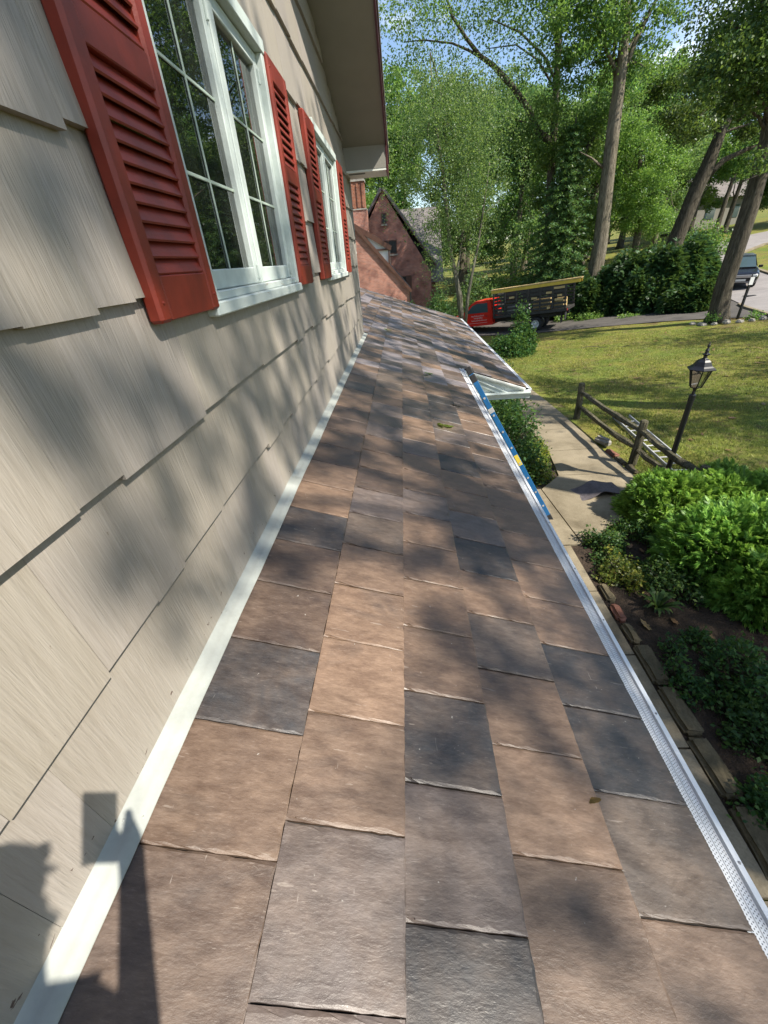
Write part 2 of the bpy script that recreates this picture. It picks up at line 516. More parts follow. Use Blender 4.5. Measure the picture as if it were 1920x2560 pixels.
# ------------------------------------------------------------------ mesh helpers
class MB:
    def __init__(self):
        self.v, self.f, self.mi, self.uv = [], [], [], None

    def face(self, pts, m=0):
        b = len(self.v)
        self.v += [tuple(p) for p in pts]
        self.f.append(tuple(range(b, b + len(pts))))
        self.mi.append(m)

    def add(self, verts, faces, m=0):
        b = len(self.v)
        self.v += [tuple(p) for p in verts]
        for f in faces:
            self.f.append(tuple(b + i for i in f))
            self.mi.append(m)

    def box(self, lo, hi, m=0, c=0.0, mtx=None):
        """box with chamfered edges of width c"""
        lo, hi = Vector(lo), Vector(hi)
        c = min(c, .45 * min(hi[i] - lo[i] for i in range(3)))
        if c <= 0:
            p = [(x, y, z) for x in (lo.x, hi.x) for y in (lo.y, hi.y) for z in (lo.z, hi.z)]
            F = [(0, 1, 3, 2), (4, 6, 7, 5), (0, 4, 5, 1), (2, 3, 7, 6), (0, 2, 6, 4), (1, 5, 7, 3)]
        else:
            p, F = [], []
            idx = {}
            for ix in (0, 1):
                for iy in (0, 1):
                    for iz in (0, 1):
                        q = [hi[a] if s else lo[a] for a, s in enumerate((ix, iy, iz))]
                        sg = [-1 if s else 1 for s in (ix, iy, iz)]
                        for a in range(3):
                            r = list(q)
                            for b_ in range(3):
                                if b_ != a:
                                    r[b_] += sg[b_] * c
                            idx[(ix, iy, iz, a)] = len(p)
                            p.append(tuple(r))
            for a in range(3):
                b_, d = [(1, 2), (2, 0), (0, 1)][a]
                for s in (0, 1):
                    q = []
                    for (u, w) in ((0, 0), (1, 0), (1, 1), (0, 1)):
                        k = [0, 0, 0]
                        k[a], k[b_], k[d] = s, u, w
                        q.append(idx[(*k, a)])
                    F.append(tuple(q if s else q[::-1]))
            for a in range(3):
                b_, d = [(1, 2), (2, 0), (0, 1)][a]
                for u in (0, 1):
                    for w in (0, 1):
                        k0, k1 = [0, 0, 0], [0, 0, 0]
                        k0[a], k1[a] = 0, 1
                        k0[b_] = k1[b_] = u
                        k0[d] = k1[d] = w
                        q = (idx[(*k0, b_)], idx[(*k1, b_)], idx[(*k1, d)], idx[(*k0, d)])
                        F.append(q if (u == w) else q[::-1])
            for ix in (0, 1):
                for iy in (0, 1):
                    for iz in (0, 1):
                        q = [idx[(ix, iy, iz, a)] for a in range(3)]
                        F.append(tuple(q if (ix + iy + iz) % 2 else q[::-1]))
        if mtx is not None:
            p = [mtx @ Vector(q) for q in p]
        self.add(p, F, m)

    def beam(self, a, b, w, h, m=0, c=0.0, up=(0, 0, 1)):
        """rectangular bar from a to b, w across, h along up"""
        a, b = Vector(a), Vector(b)
        d = b - a
        x = d.normalized()
        y = Vector(up).cross(x)
        if y.length < 1e-4:
            y = Vector((0, 1, 0)).cross(x)
        y.normalize()
        z = x.cross(y)
        mt = Matrix((x, y, z)).transposed().to_4x4()
        mt.translation = a
        self.box((0, -w / 2, -h / 2), (d.length, w / 2, h / 2), m, c, mt)

    def tube(self, pts, rad, n=8, m=0, cap=True, wob=0.0):
        pts = [Vector(p) for p in pts]
        if not hasattr(rad, '__len__'):
            rad = [rad] * len(pts)
        rings = []
        ref = Vector((0, 0, 1))
        d0 = (pts[1] - pts[0]).normalized()
        if abs(d0.z) > .9:
            ref = Vector((1, 0, 0))
        x = d0.cross(ref).normalized()
        for i, p in enumerate(pts):
            d = (pts[min(i + 1, len(pts) - 1)] - pts[max(i - 1, 0)]).normalized()
            x = (x - d * x.dot(d)).normalized()
            y = d.cross(x)
            r = []
            for k in range(n):
                a = 2 * math.pi * k / n
                q = rad[i] * (1 + (wob * math.sin(3 * a + i) + wob * random.uniform(-1, 1) if wob else 0))
                r.append(p + x * (math.cos(a) * q) + y * (math.sin(a) * q))
            rings.append(r)
        b = len(self.v)
        for r in rings:
            self.v += [tuple(q) for q in r]
        for i in range(len(pts) - 1):
            for k in range(n):
                k2 = (k + 1) % n
                self.f.append((b + i * n + k, b + i * n + k2, b + (i + 1) * n + k2, b + (i + 1) * n + k))
                self.mi.append(m)
        if cap:
            self.f.append(tuple(b + k for k in range(n))[::-1])
            self.f.append(tuple(b + (len(pts) - 1) * n + k for k in range(n)))
            self.mi += [m, m]

    def extrude(self, poly, vec, m=0):
        """closed polygon pushed along vec"""
        vec = Vector(vec)
        n = len(poly)
        a = [Vector(p) for p in poly]
        self.add(list(a) + [p + vec for p in a],
                 [tuple(range(n))[::-1], tuple(range(n, 2 * n))] +
                 [(i, (i + 1) % n, n + (i + 1) % n, n + i) for i in range(n)], m)

    def lathe(self, prof, n=16, m=0, mtx=None, ph=0.0):
        b = len(self.v)
        for r, z in prof:
            for k in range(n):
                a = 2 * math.pi * k / n + ph
                p = Vector((r * math.cos(a), r * math.sin(a), z))
                self.v.append(tuple(mtx @ p if mtx is not None else p))
        for i in range(len(prof) - 1):
            for k in range(n):
                k2 = (k + 1) % n
                self.f.append((b + i * n + k, b + i * n + k2, b + (i + 1) * n + k2, b + (i + 1) * n + k))
                self.mi.append(m)

    def build(self, name, mats, parent=None, smooth=False, recalc=True):
        me = bpy.data.meshes.new(name)
        me.from_pydata([tuple(p) for p in self.v], [], self.f)
        mats = mats if isinstance(mats, (list, tuple)) else [mats]
        for q in mats:
            me.materials.append(MT[q] if isinstance(q, str) else q)
        me.polygons.foreach_set('material_index', self.mi)
        if recalc:
            bm = bmesh.new()
            bm.from_mesh(me)
            bmesh.ops.recalc_face_normals(bm, faces=bm.faces)
            bm.to_mesh(me)
            bm.free()
        if smooth:
            me.polygons.foreach_set('use_smooth', [True] * len(me.polygons))
        me.update()
        o = bpy.data.objects.new(name, me)
        COL.objects.link(o)
        if parent is not None:
            o.parent = parent
        return o


def tag(o, label=None, cat=None, group=None, kind=None):
    for k, v in (('label', label), ('category', cat), ('group', group), ('kind', kind)):
        if v:
            o[k] = v
    return o


def empty(name, loc=(0, 0, 0), rz=0.0, **kw):
    o = bpy.data.objects.new(name, None)
    o.empty_display_size = .2
    o.location = loc
    o.rotation_euler = (0, 0, rz)
    COL.objects.link(o)
    return tag(o, **kw)


def copy_thing(root, loc, rz=None, scale=None, label=None):
    c = root.copy()
    COL.objects.link(c)
    c.location = loc
    if rz is not None:
        c.rotation_euler = (0, 0, rz)
    if scale is not None:
        c.scale = scale if hasattr(scale, '__len__') else (scale,) * 3
    if label:
        c['label'] = label
    for ch in list(root.children):
        d = ch.copy()
        COL.objects.link(d)
        d.parent = c
        for g in list(ch.children):
            e = g.copy()
            COL.objects.link(e)
            e.parent = d
    return c


def quads_mesh(name, verts, mats, parent=None, per=4):
    """numpy mesh of separate faces of `per` corners; verts (n*per, 3)"""
    n = len(verts) // per
    me = bpy.data.meshes.new(name)
    me.vertices.add(n * per)
    me.vertices.foreach_set('co', np.asarray(verts, np.float32).ravel())
    me.loops.add(n * per)
    me.loops.foreach_set('vertex_index', np.arange(n * per, dtype=np.int32))
    me.polygons.add(n)
    me.polygons.foreach_set('loop_start', np.arange(0, n * per, per, dtype=np.int32))
    me.update(calc_edges=True)
    me.validate()
    me.materials.append(MT[mats])
    o = bpy.data.objects.new(name, me)
    COL.objects.link(o)
    if parent is not None:
        o.parent = parent
    return o


def unit(a):
    return a / np.maximum(np.linalg.norm(a, axis=1, keepdims=True), 1e-9)


def leaves(C, size, aspect=.62, up=.5, jitter=.35):
    """leaf quads (rhombi) at centres C"""
    n = len(C)
    nor = unit(rng.normal(size=(n, 3)) * np.array([1, 1, 1]) + np.array([0, 0, up * 2]))
    t = rng.normal(size=(n, 3))
    t = unit(t - nor * (t * nor).sum(1, keepdims=True))
    b = np.cross(nor, t)
    L = size * (1 + jitter * rng.uniform(-1, 1, (n, 1)))
    W = L * aspect
    V = np.stack([C - t * L * .5, C + b * W * .5 - t * L * .06, C + t * L * .5, C - b * W * .5 - t * L * .06], 1)
    return V.reshape(-1, 3)


def clump_points(blobs, n, sub=14, tight=.24, flat=.75):
    """leaf centres gathered into clumps through a set of (x, y, z, r) volumes"""
    B = np.array([b[:4] for b in blobs], float)
    wgt = B[:, 3] ** 2.0
    wgt /= wgt.sum()
    out = []
    for b, w in zip(B, wgt):
        k = max(int(n * w), 8)
        d = unit(rng.normal(size=(sub, 3)))
        d[:, 2] *= flat
        cen = b[:3] + d * b[3] * rng.uniform(.35, 1.0, (sub, 1)) ** .6
        pick = rng.integers(0, sub, k)
        rr = b[3] * tight * rng.uniform(.7, 1.5, (sub, 1))
        out.append(cen[pick] + rng.normal(size=(k, 3)) * rr[pick] * np.array([1, 1, .62]))
    return np.concatenate(out)


# ------------------------------------------------------------------ our house: frame of the slope
X0, Z0, SL = -0.72, -1.049, .345
TH = math.atan(SL)
CS, SN = math.cos(TH), math.sin(TH)


def rf(s, y, h=0.0):
    """point on the low roof: s down the slope from the wall, h above it"""
    return (X0 + s * CS + h * SN, y, Z0 - s * SN + h * CS)


YC = 7.45      # far corner of the upper wall
YG = 6.95      # where the garage roof steps out
YR = 16.2      # far rake of the low roof


def sofz(y):
    """height of the sloping rake soffit of the upper gable"""
    return 1.18 + .36 * (7.3 - np.abs(y))


house = empty('shingle_house', (0, 0, -4.0), label='beige shingle house with red shutters and brown slate lower roof', cat='house')


def hb(mb, name, mats, parent=None, smooth=False, recalc=True):
    o = mb.build(name, mats, None, smooth, recalc)
    p = parent or house
    o.parent = p
    o.matrix_parent_inverse = Matrix.Translation((0, 0, 4.0)) if p is house else Matrix.Identity(4)
    return o


# --- slate roof -----------------------------------------------------------
TAN, BRN, DBR, PUR, CHA, GBR = (.212, .141, .096), (.160, .108, .076), (.095, .067, .052), (.120, .098, .09), (.046, .045, .047), (.110, .088, .073)
LIL = (.225, .205, .22)  # sky sheen at grazing view painted into a paler lilac slate tone
OFF = [.060, .144, .281, .148, .058]          # joint phase of each course, from the photograph
EDGE = [.392, .702, 1.0, 1.325]
known = {0: [DBR, DBR, BRN, CHA, DBR, DBR, CHA, TAN, BRN, DBR],
         1: [PUR, PUR, BRN, TAN, TAN, BRN, GBR, PUR, DBR, BRN],
         2: [CHA, PUR, CHA, BRN, TAN, BRN, TAN, PUR, BRN, TAN],
         3: [BRN, BRN, TAN, BRN, GBR, TAN, CHA, PUR, BRN, TAN],
         4: [GBR, BRN, GBR, CHA, CHA, TAN, TAN, BRN, TAN, BRN]}
SW = .2916
slv, slf, sltone, slid = [], [], [], []


def slate(s0, s1, y0, y1, col, fine, sid):
    """one slate: ragged outline, chamfered edge, its tail raised over the next course"""
    tt = .0105
    g = .0013
    y0 += g
    y1 -= g
    st = .022 if fine else .075
    dz = random.uniform(-.0006, .0009)
    tw = random.uniform(-.0016, .0006)
    jit = .0022 if fine else .003

    def ring(inset, jj):
        P = []
        a0, a1, b0, b1 = s0 + inset * .3, s1 - inset, y0 + inset, y1 - inset
        ns, ny = max(2, int((a1 - a0) / st)), max(2, int((b1 - b0) / st))
        for i in range(ny):
            P.append((a0, b0 + (b1 - b0) * i / ny))
        for i in range(ns):
            P.append((a0 + (a1 - a0) * i / ns, b1 + random.uniform(-jj * .6, jj * .3)))
        for i in range(ny):
            P.append((a1 + random.uniform(-jj, jj * .5), b1 - (b1 - b0) * i / ny))
        for i in range(ns):
            P.append((a1 - (a1 - a0) * i / ns, b0 + random.uniform(-jj * .3, jj * .6)))
        return P

    def H(s, y):
        return tt + tt * (s - s0) / (s1 - s0) + dz + tw * (y - y0) / (y1 - y0)
    out = ring(0, jit)
    inn = ring(.005, .006) if fine else ring(.004, .004)
    if fine:
        zz = random.random()
        inn = [(s, y - (random.random() ** 2 * .008 * (zz > .25) if y > y1 - .014 else 0) + (random.random() ** 3 * .005 if y < y0 + .012 else 0)) for s, y in inn]
    n = len(out)
    b = len(slv)
    for s, y in out:
        slv.append(rf(s, y, H(s, y) - tt * 1.15))
    for s, y in out:
        slv.append(rf(s, y, H(s, y) - .0032))
    for s, y in inn:
        slv.append(rf(s, y, H(s, y)))
    for i in range(n):
        j = (i + 1) % n
        slf.append((b + i, b + j, b + n + j, b + n + i))
        slf.append((b + n + i, b + n + j, b + 2 * n + j, b + 2 * n + i))
    slf.append(tuple(b + 2 * n + i for i in range(n)))
    k = 2 * n + 1
    v = random.uniform(.88, 1.12)
    sltone.extend([(*(c * v for c in col), 1)] * k)
    slid.extend([sid] * k)


def course(i, sa, sb, ya, yb, off, near_known):
    y = off + SW * math.floor((ya - off) / SW)
    k = 0
    while y < yb - .02:
        w = SW
        a, b = max(y, ya), min(y + w, yb)
        if b - a > .03:
            idx = int(round((y - off) / SW))
            if near_known and 0 <= idx + 1 < 10:
                col = known[i][idx + 1]
            else:
                col = random.choices([TAN, BRN, DBR, PUR, CHA, GBR, LIL], [22, 24, 14, 16, 14, 12, 3] if b < 5.5 else [20, 8, 3, 16, 6, 8, 40])[0]  # far slates get far more of the painted sky-sheen tone
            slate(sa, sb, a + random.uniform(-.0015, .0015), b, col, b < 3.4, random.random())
        y += w


for i in range(5):
    sa = 0.02 if i == 0 else EDGE[i - 1]
    sb = EDGE[i] if i < 4 else 1.662
    course(i, sa, sb, -1.6, YG, OFF[i], True)
EX = .31
far_edges = [.392 - EX * k for k in range(11, 0, -1)] + EDGE + [1.325 + EX * k for k in range(1, 6)] + [2.885]
far_edges = sorted(e for e in far_edges if e <= 2.9)
for k in range(len(far_edges) - 1):
    sa, sb = far_edges[k], far_edges[k + 1]
    if sb - sa < .05:
        continue
    y0 = YG
    if sb <= .40 and sa < .1:
        y0 = YC + .05 if sb <= .1 else YG
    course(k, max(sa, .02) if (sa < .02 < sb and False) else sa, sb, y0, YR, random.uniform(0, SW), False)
me = bpy.data.meshes.new('slate_roof')
me.from_pydata(slv, [], slf)
me.materials.append(MT['slate'])
a = me.attributes.new('tone', 'FLOAT_COLOR', 'FACE')
a.data.foreach_set('color', np.array(sltone, np.float32).ravel())
a = me.attributes.new('sid', 'FLOAT', 'FACE')
a.data.foreach_set('value', np.array(slid, np.float32))
me.update()
o = bpy.data.objects.new('slate_roof', me)
COL.objects.link(o)
o.parent = house
o.matrix_parent_inverse = Matrix.Translation((0, 0, 4.0))

# deck under the slates, soffit and lower storey
m = MB()
for (sa, sb, ya, yb) in ((-.05, 1.66, -1.65, YG), (-3.2, 2.86, YG, YR)):
    P = [rf(sa, ya, -.004), rf(sb, ya, -.004), rf(sb, yb, -.004), rf(sa, yb, -.004)]
    if ya == YG:
        ya += .13
        P = [rf(-.0, ya, -.004), rf(sb, ya, -.004), rf(sb, yb, -.004), rf(sa, yb, -.004), rf(sa, YC + .03, -.004), rf(0, YC + .03, -.004)]
    m.extrude(P, (0, 0, -.11))
hb(m, 'roof_deck', 'felt')
m = MB()
m.box((-3.6, -2.2, -4.0), (.52, YG + .02, -1.60), c=0)
m.box((-3.6, YG + .45, -4.3), (1.45, YR - .35, -2.15), c=0)
hb(m, 'lower_wall', 'soffit')

# --- flashing along the wall ------------------------------------------------
m = MB()
ys = np.array(sorted(list(np.arange(-1.6, 7.58, .12)) + [2.099, 2.101, 5.149, 5.151]))
prof0 = [(-.012, .050), (-.006, .030), (.004, .0165), (.018, .0125), (.05, .0122), (.082, .0125), (.083, .009)]
rows = []
for y in ys:
    j = .0015 * math.sin(y * 5.3) + random.uniform(-.001, .001)
    r_ = []
    for q, (s, h) in enumerate(prof0):
        lap = .0022 if (y < 2.1 or y > 5.15) else 0
        p = rf(s + (j if q > 3 else 0), y, h + .0085 + lap + (random.uniform(-.0008, .0008) if 1 < q < 5 else 0))
        r_.append((max(p[0], X0 + (.012 if q < 1 else .0215)), p[1], p[2] - (.012 if q < 1 else 0)))
    rows.append(r_)
b = len(m.v)
k = len(prof0)
for r_ in rows:
    m.v += r_
for i in range(len(rows) - 1):
    for q in range(k - 1):
        m.f.append((b + i * k + q, b + i * k + q + 1, b + (i + 1) * k + q + 1, b + (i + 1) * k + q))
        m.mi.append(0)
for y in np.arange(-1, 7.4, .34):
    for s in (.03, .068):
        p = Vector(rf(s, y + random.uniform(-.05, .05), .021))
        m.lathe([(.0048, 0), (.004, .0018), (0, .0022)], 8, 0, Matrix.Translation(p))
hb(m, 'wall_flashing', 'flash', smooth=True)

# --- wall shingles ------------------------------------------------------------
WINS = [(1.625, 3.055, -.105, 1.005), (4.425, 5.80, -.105, 1.005)]


def cut(rects, win):
    out = []
    y0, y1, z0, z1 = win
    for (a, b, c, d) in rects:
        if b <= y0 or a >= y1 or d <= z0 or c >= z1:
            out.append((a, b, c, d))
            continue
        if a < y0:
            out.append((a, y0, c, d))
        if b > y1:
            out.append((y1, b, c, d))
        aa, bb = max(a, y0), min(b, y1)
        if c < z0:
            out.append((aa, bb, c, z0))
        if d > z1:
            out.append((aa, bb, z1, d))
    return out


sv, sf, stone, ssid = [], [], [], []
EXW = .345
for k in range(0, 12):
    zb = -1.085 + EXW * k
    zt = zb + EXW + .03
    y = -2.3 + random.uniform(0, .1)
    if zb > sofz(0):
        break
    while y < YC:
        w = random.choice([.16, .22, .28, .32, .38, .44])
        y1 = min(y + w, YC)
        jb = random.choice([0, 0, 0, .006, -.008, .012, -.014]) + random.uniform(-.003, .003)
        v = random.uniform(.95, 1.03)
        col = (.296 * v, .267 * v, .232 * v * random.uniform(.97, 1.03), 1)
        sid = random.random()
        ex = random.uniform(-.0006, .0006)
        rects = [(y + .0004, y1 - .0004, zb + jb, zt)]
        for wv in WINS:
            rects = cut(rects, wv)

        def X(z):
            return X0 + .004 + .024 * (1 - (z - zb) / (EXW + .03)) + ex
        for (a, b_, c, d) in rects:
            top = float(min(sofz(a), sofz(b_))) + .03
            if c > top:
                continue
            dz = min(d, top)
            q = len(sv)
            sv += [(X(c), a, c), (X(c), b_, c), (X(dz), b_, dz), (X(dz), a, dz),
                   (X0 - .004, a, c), (X0 - .004, b_, c), (X0 - .004, b_, dz), (X0 - .004, a, dz)]
            sf += [(q, q + 1, q + 2, q + 3), (q, q + 4, q + 5, q + 1), (q, q + 3, q + 7, q + 4), (q + 1, q + 5, q + 6, q + 2)]
            stone += [col] * 4
            ssid += [sid] * 4
        y = y1
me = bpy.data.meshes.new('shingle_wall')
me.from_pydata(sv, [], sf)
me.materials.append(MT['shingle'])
a = me.attributes.new('tone', 'FLOAT_COLOR', 'FACE')
a.data.foreach_set('color', np.array(stone, np.float32).ravel())
a = me.attributes.new('sid', 'FLOAT', 'FACE')
a.data.foreach_set('value', np.array(ssid, np.float32))
me.update()
o = bpy.data.objects.new('shingle_wall', me)
COL.objects.link(o)
o.parent = house
o.matrix_parent_inverse = Matrix.Translation((0, 0, 4.0))
# sheathing behind, with the window openings, and the other sides of the upper storey
m = MB()
rects = [(-2.3, YC - .02, -1.35, 1.1)]
for wv in WINS:
    rects = cut(rects, wv)
for (a, b_, c, d) in rects:
    m.box((X0 - .06, a, c), (X0 - .0045, b_, d))
m.extrude([(X0 - .06, -2.3, 1.101), (X0 - .06, YC - .02, 1.101), (X0 - .06, YC - .02, float(sofz(YC))), (X0 - .06, 0, float(sofz(0))), (X0 - .06, -2.3, float(sofz(2.3)))], (.055, 0, 0))
m.box((-6.5, YC - .08, -1.6), (X0 - .061, YC - .02, float(sofz(YC)) - .02))
hb(m, 'wall_sheathing', 'soffit')

# --- windows and shutters --------------------------------------------------------
XS = X0 + .012


def window(y0, y1, z0, z1):
    root = MB()
    zs = z0
    # outer casing, head and stepped sill
    root.box((XS - .09, y0, zs + .02), (XS + .026, y0 + .05, z1 - .05), c=.004)
    root.box((XS - .09, y1 - .05, zs + .02), (XS + .026, y1, z1 - .05), c=.004)
    root.box((XS - .09, y0 - .012, z1 - .05), (XS + .032, y1 + .012, z1 + .01), c=.004)
    o = hb(root, 'window', 'white')
    s = MB()
    s.box((XS - .09, y0 - .02, zs - .028), (XS + .040, y1 + .012, zs + .018), c=.005)
    s.box((XS - .09, y0 + .0505, zs + .0185), (XS + .018, y1 - .0505, zs + .05), c=.004)
    s.build('sill', 'peel', o)
    mid = (y0 + y1) / 2
    for (a, b_) in ((y0 + .05, mid - .012), (mid + .012, y1 - .05)):
        f = MB()
        xa, xb = XS - .055, XS - .006
        st, zt, zb_ = .058, z1 - .055, zs + .052
        f.box((xa, a + .002, zb_), (xb, a + st, zt), c=.004)
        f.box((xa, b_ - st, zb_), (xb, b_ - .002, zt), c=.004)
        f.box((xa, a + st, zb_), (xb - .002, b_ - st, zb_ + .068), c=.004)
        f.box((xa, a + st, zt - .055), (xb - .002, b_ - st, zt), c=.004)
        fo = f.build('sash', 'white', o)
        g = MB()
        g.box((xa + .018, a + st - .004, zb_ + .06), (xa + .022, b_ - st + .004, zt - .05))
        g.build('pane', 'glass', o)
        q = MB()
        ga, gb, gz0, gz1 = a + st, b_ - st, zb_ + .068, zt - .055
        q.box((xa + .0225, (ga + gb) / 2 - .006, gz0), (xa + .0285, (ga + gb) / 2 + .006, gz1), c=.002)
        for r_ in (1, 2):
            z = gz0 + (gz1 - gz0) * r_ / 3
            q.box((xa + .0225, ga, z - .006), (xa + .028, (ga + gb) / 2 - .0065, z + .006), c=.002)
            q.box((xa + .0225, (ga + gb) / 2 + .0065, z - .006), (xa + .028, gb, z + .006), c=.002)
        q.build('grille', 'grille', o)
        for zc in (zt - .12, zb_ + .02):
            c = MB()
            c.box((XS - .006, b_ - .03, zc), (XS + .004, b_ - .018, zc + .06), c=.002)
            c.build('catch', 'white', o)
    mu = MB()
    mu.box((XS - .075, mid - .0118, zs + .05), (XS - .001, mid + .0118, z1 - .05), c=.003)
    mu.build('mullion', 'white', o)
    # blind over the left half, curtains, dark room
    bl = MB()
    z = zs + .06
    while z < z1 - .3:
        bl.box((XS - .125, y0 + .06, z), (XS - .100, mid - .2, z + .0025), 0, 0)
        z += .024
    bl.build('blind', 'blind', o)
    for (a, b_) in ((mid + .0, mid + .22), (y1 - .2, y1 - .02), (y0 + .3, y0 + .46)):
        cu = MB()
        n = 18
        for i in range(n):
            ya, yb = a + (b_ - a) * i / n, a + (b_ - a) * (i + 1) / n
            xa, xb = XS - .16 + .018 * math.sin(i * 1.7), XS - .16 + .018 * math.sin((i + 1) * 1.7)
            cu.face([(xa, ya, zs - .1), (xb, yb, zs - .1), (xb, yb, z1), (xa, ya, z1)])
        cu.build('curtain', 'curtain', o, recalc=False)
    rm = MB()
    rm.box((-3.2, y0 - .5, zs - .9), (XS - .1, y1 + .5, z1 + .3))
    rm.f = [f for i, f in enumerate(rm.f) if i != 1]
    rm.mi = rm.mi[:-1]
    rm.build('room_interior', 'dark', o, recalc=False)
    return o


for wv in WINS:
    window(wv[0], wv[1], wv[2], wv[3])


def shutter(y0, y1, z0, z1):
    x0, x1 = X0 + .012, X0 + .056
    st = .062
    f = MB()
    # frame: two stiles with soft edges, three rails
    f.box((x0, y0, z0), (x1, y0 + st, z1), c=.009)
    f.box((x0, y1 - st, z0), (x1, y1, z1), c=.009)
    zm = z0 + (z1 - z0) * .545
    rails = [(z0 + .003, z0 + .115), (zm - .035, zm + .04), (z1 - .095, z1 - .003)]
    for (a, b_) in rails:
        f.box((x0, y0 + st - .004, a), (x1 - .002, y1 - st + .004, b_), c=.003)
    f.box((x0 - .001, y0 + .03, z0 + .05), (x0 + .012, y1 - .03, z1 - .05))
    o = hb(f, 'shutter', 'red')
    for (a, b_) in ((rails[0][1], rails[1][0]), (rails[1][1], rails[2][0])):
        l = MB()
        n = max(4, int(round((b_ - a) / .0385)))
        p = (b_ - a) / n
        for i in range(n):
            za = a + p * i
            # each louver leans out at its foot
            y_a, y_b = y0 + st - .002, y1 - st + .002
            l.add([(x1 - .005, y_a, za + .006), (x1 - .005, y_b, za + .006), (x1 - .024, y_b, za + p + .004), (x1 - .024, y_a, za + p + .004),
                   (x1 - .008, y_a, za + .001), (x1 - .008, y_b, za + .001), (x1 - .029, y_b, za + p), (x1 - .029, y_a, za + p)],
                  [(0, 1, 2, 3), (4, 7, 6, 5), (0, 4, 5, 1), (1, 5, 6, 2), (2, 6, 7, 3), (3, 7, 4, 0)])
        l.build('louver_panel', 'red', o)
    for zz in (z0 + .05, z1 - .05):
        for yy in (y0 + .03, y1 - .03):
            s = MB()
            s.lathe([(.005, 0), (.004, .003), (0, .004)], 8, 0, Matrix.Translation((x1, yy, zz)) @ Matrix.Rotation(R(90), 4, 'Y'))
            s.build('screw', 'red', o)
    return o


for (a, b_) in ((1.205, 1.622), (3.050, 3.470), (3.99, 4.41), (5.815, 6.23)):
    shutter(a, b_, -.108, .972)

# --- overhanging gable: soffit, rake fascia, eave box, roof --------------------------
XF = -.155
m = MB()
YB = 7.02
m.face([(X0 - .01, -2.3, float(sofz(2.3))), (XF, -2.3, float(sofz(2.3))), (XF, 0, float(sofz(0))), (X0 - .01, 0, float(sofz(0)))])
m.face([(X0 - .01, 0, float(sofz(0))), (XF, 0, float(sofz(0))), (XF, YB, float(sofz(YB))), (X0 - .01, YB, float(sofz(YB)))])
hb(m, 'soffit', 'soffit', recalc=False)
m = MB()
m.box((X0 + .005, YB, 1.045), (XF - .003, YB + .5, 1.33))
hb(m, 'eave_box', 'soffit')
m = MB()
m.box((X0 + .007, YB + .003, 1.02), (XF - .005, YB + .5, 1.0445), c=.002)
for i in range(2):
    m.box((X0 + .05, YB + .06 + i * .06, 1.016), (X0 + .27, YB + .075 + i * .06, 1.0195), 1)
hb(m, 'eave_soffit', ['cream', 'dark'])
m = MB()
ya, yb = -2.4, YB + .55
P = [(XF, ya, float(sofz(ya)) - .012), (XF, 0, float(sofz(0)) - .012), (XF, yb, float(sofz(yb)) - .03), (XF, yb, float(sofz(yb)) + .16), (XF, 0, float(sofz(0)) + .17), (XF, ya, float(sofz(ya)) + .17)]
P[2] = (XF, yb, 1.0)
P.insert(2, (XF, YB - .02, float(sofz(YB)) - .012))
P.insert(3, (XF, YB + .02, 1.0))
m.extrude(P, (.020, 0, 0))
hb(m, 'rake_fascia', 'maroon')
m = MB()
for (a, b_) in ((-2.4, 0), (0, YB + .6)):
    za, zb_ = float(sofz(a)) + .1, float(sofz(b_)) + .1
    m.extrude([(-6.6, a, za), (XF + .035, a, za), (XF + .035, b_, zb_), (-6.6, b_, zb_)], (0, 0, .12))
hb(m, 'upper_roof', 'broof')
m = MB()
m.box((X0 + .003, YC - .03, -1.3), (X0 + .024, YC + .02, 1.04), c=.004)
hb(m, 'corner_board', 'soffit')


# --- gutters ------------------------------------------------------------------------
def gutter(s0, ya, yb, guard):
    m = MB()
    prof = [rf(s0, 0, .004), rf(s0 + .014, 0, .0035), rf(s0 + .0155, 0, .0055), rf(s0 + .0165, 0, .0035), rf(s0 + .045, 0, .003), rf(s0 + .047, 0, .0055), rf(s0 + .049, 0, .003), rf(s0 + .08, 0, .002),
            rf(s0 + .082, 0, .012), rf(s0 + .106, 0, .011)]
    uvs = [0, .014, .0155, .0165, .045, .047, .049, .08, .09, .11]
    L = prof[-1]
    prof += [(L[0] + .003, 0, L[2] - .012), (L[0] - .006, 0, L[2] - .03), (L[0] - .035, 0, L[2] - .085), (L[0] - .04, 0, L[2] - .115), (L[0] - .11, 0, L[2] - .115), (L[0] - .112, 0, L[2] - .02)]
    k = len(prof)
    nseg = 1
    for yy in (ya, yb):
        m.v += [(p[0], yy, p[2]) for p in prof]
    for q in range(k - 1):
        m.f.append((q, q + 1, k + q + 1, k + q))
        m.mi.append(0 if q < 8 else 1)
    for base in (0, k):
        m.f.append(tuple(base + q for q in range(8, k)))
        m.mi.append(1)
    for y in np.arange(ya + .3, yb, .46):
        p = Vector(rf(s0 + .094, y + random.uniform(-.06, .06), .0125))
        m.lathe([(.0045, 0), (.004, .0016), (0, .002)], 8, 2, Matrix.Translation(p))
    o = hb(m, 'gutter', ['guard' if guard else 'alu', 'alu', 'screw'], recalc=False)
    uv = o.data.uv_layers.new(name='UVMap')
    for pl in o.data.polygons:
        if pl.index < k - 1:
            q = pl.index
            for li in pl.loop_indices:
                vi = o.data.loops[li].vertex_index
                uv.data[li].uv = (uvs[min(vi % k, 9)] if q < 9 else .5, ya if vi < k else yb)
    return o


gutter(1.656, -1.6, YG - .005, True)
gutter(2.872, YG + .006, YR + .05, False)

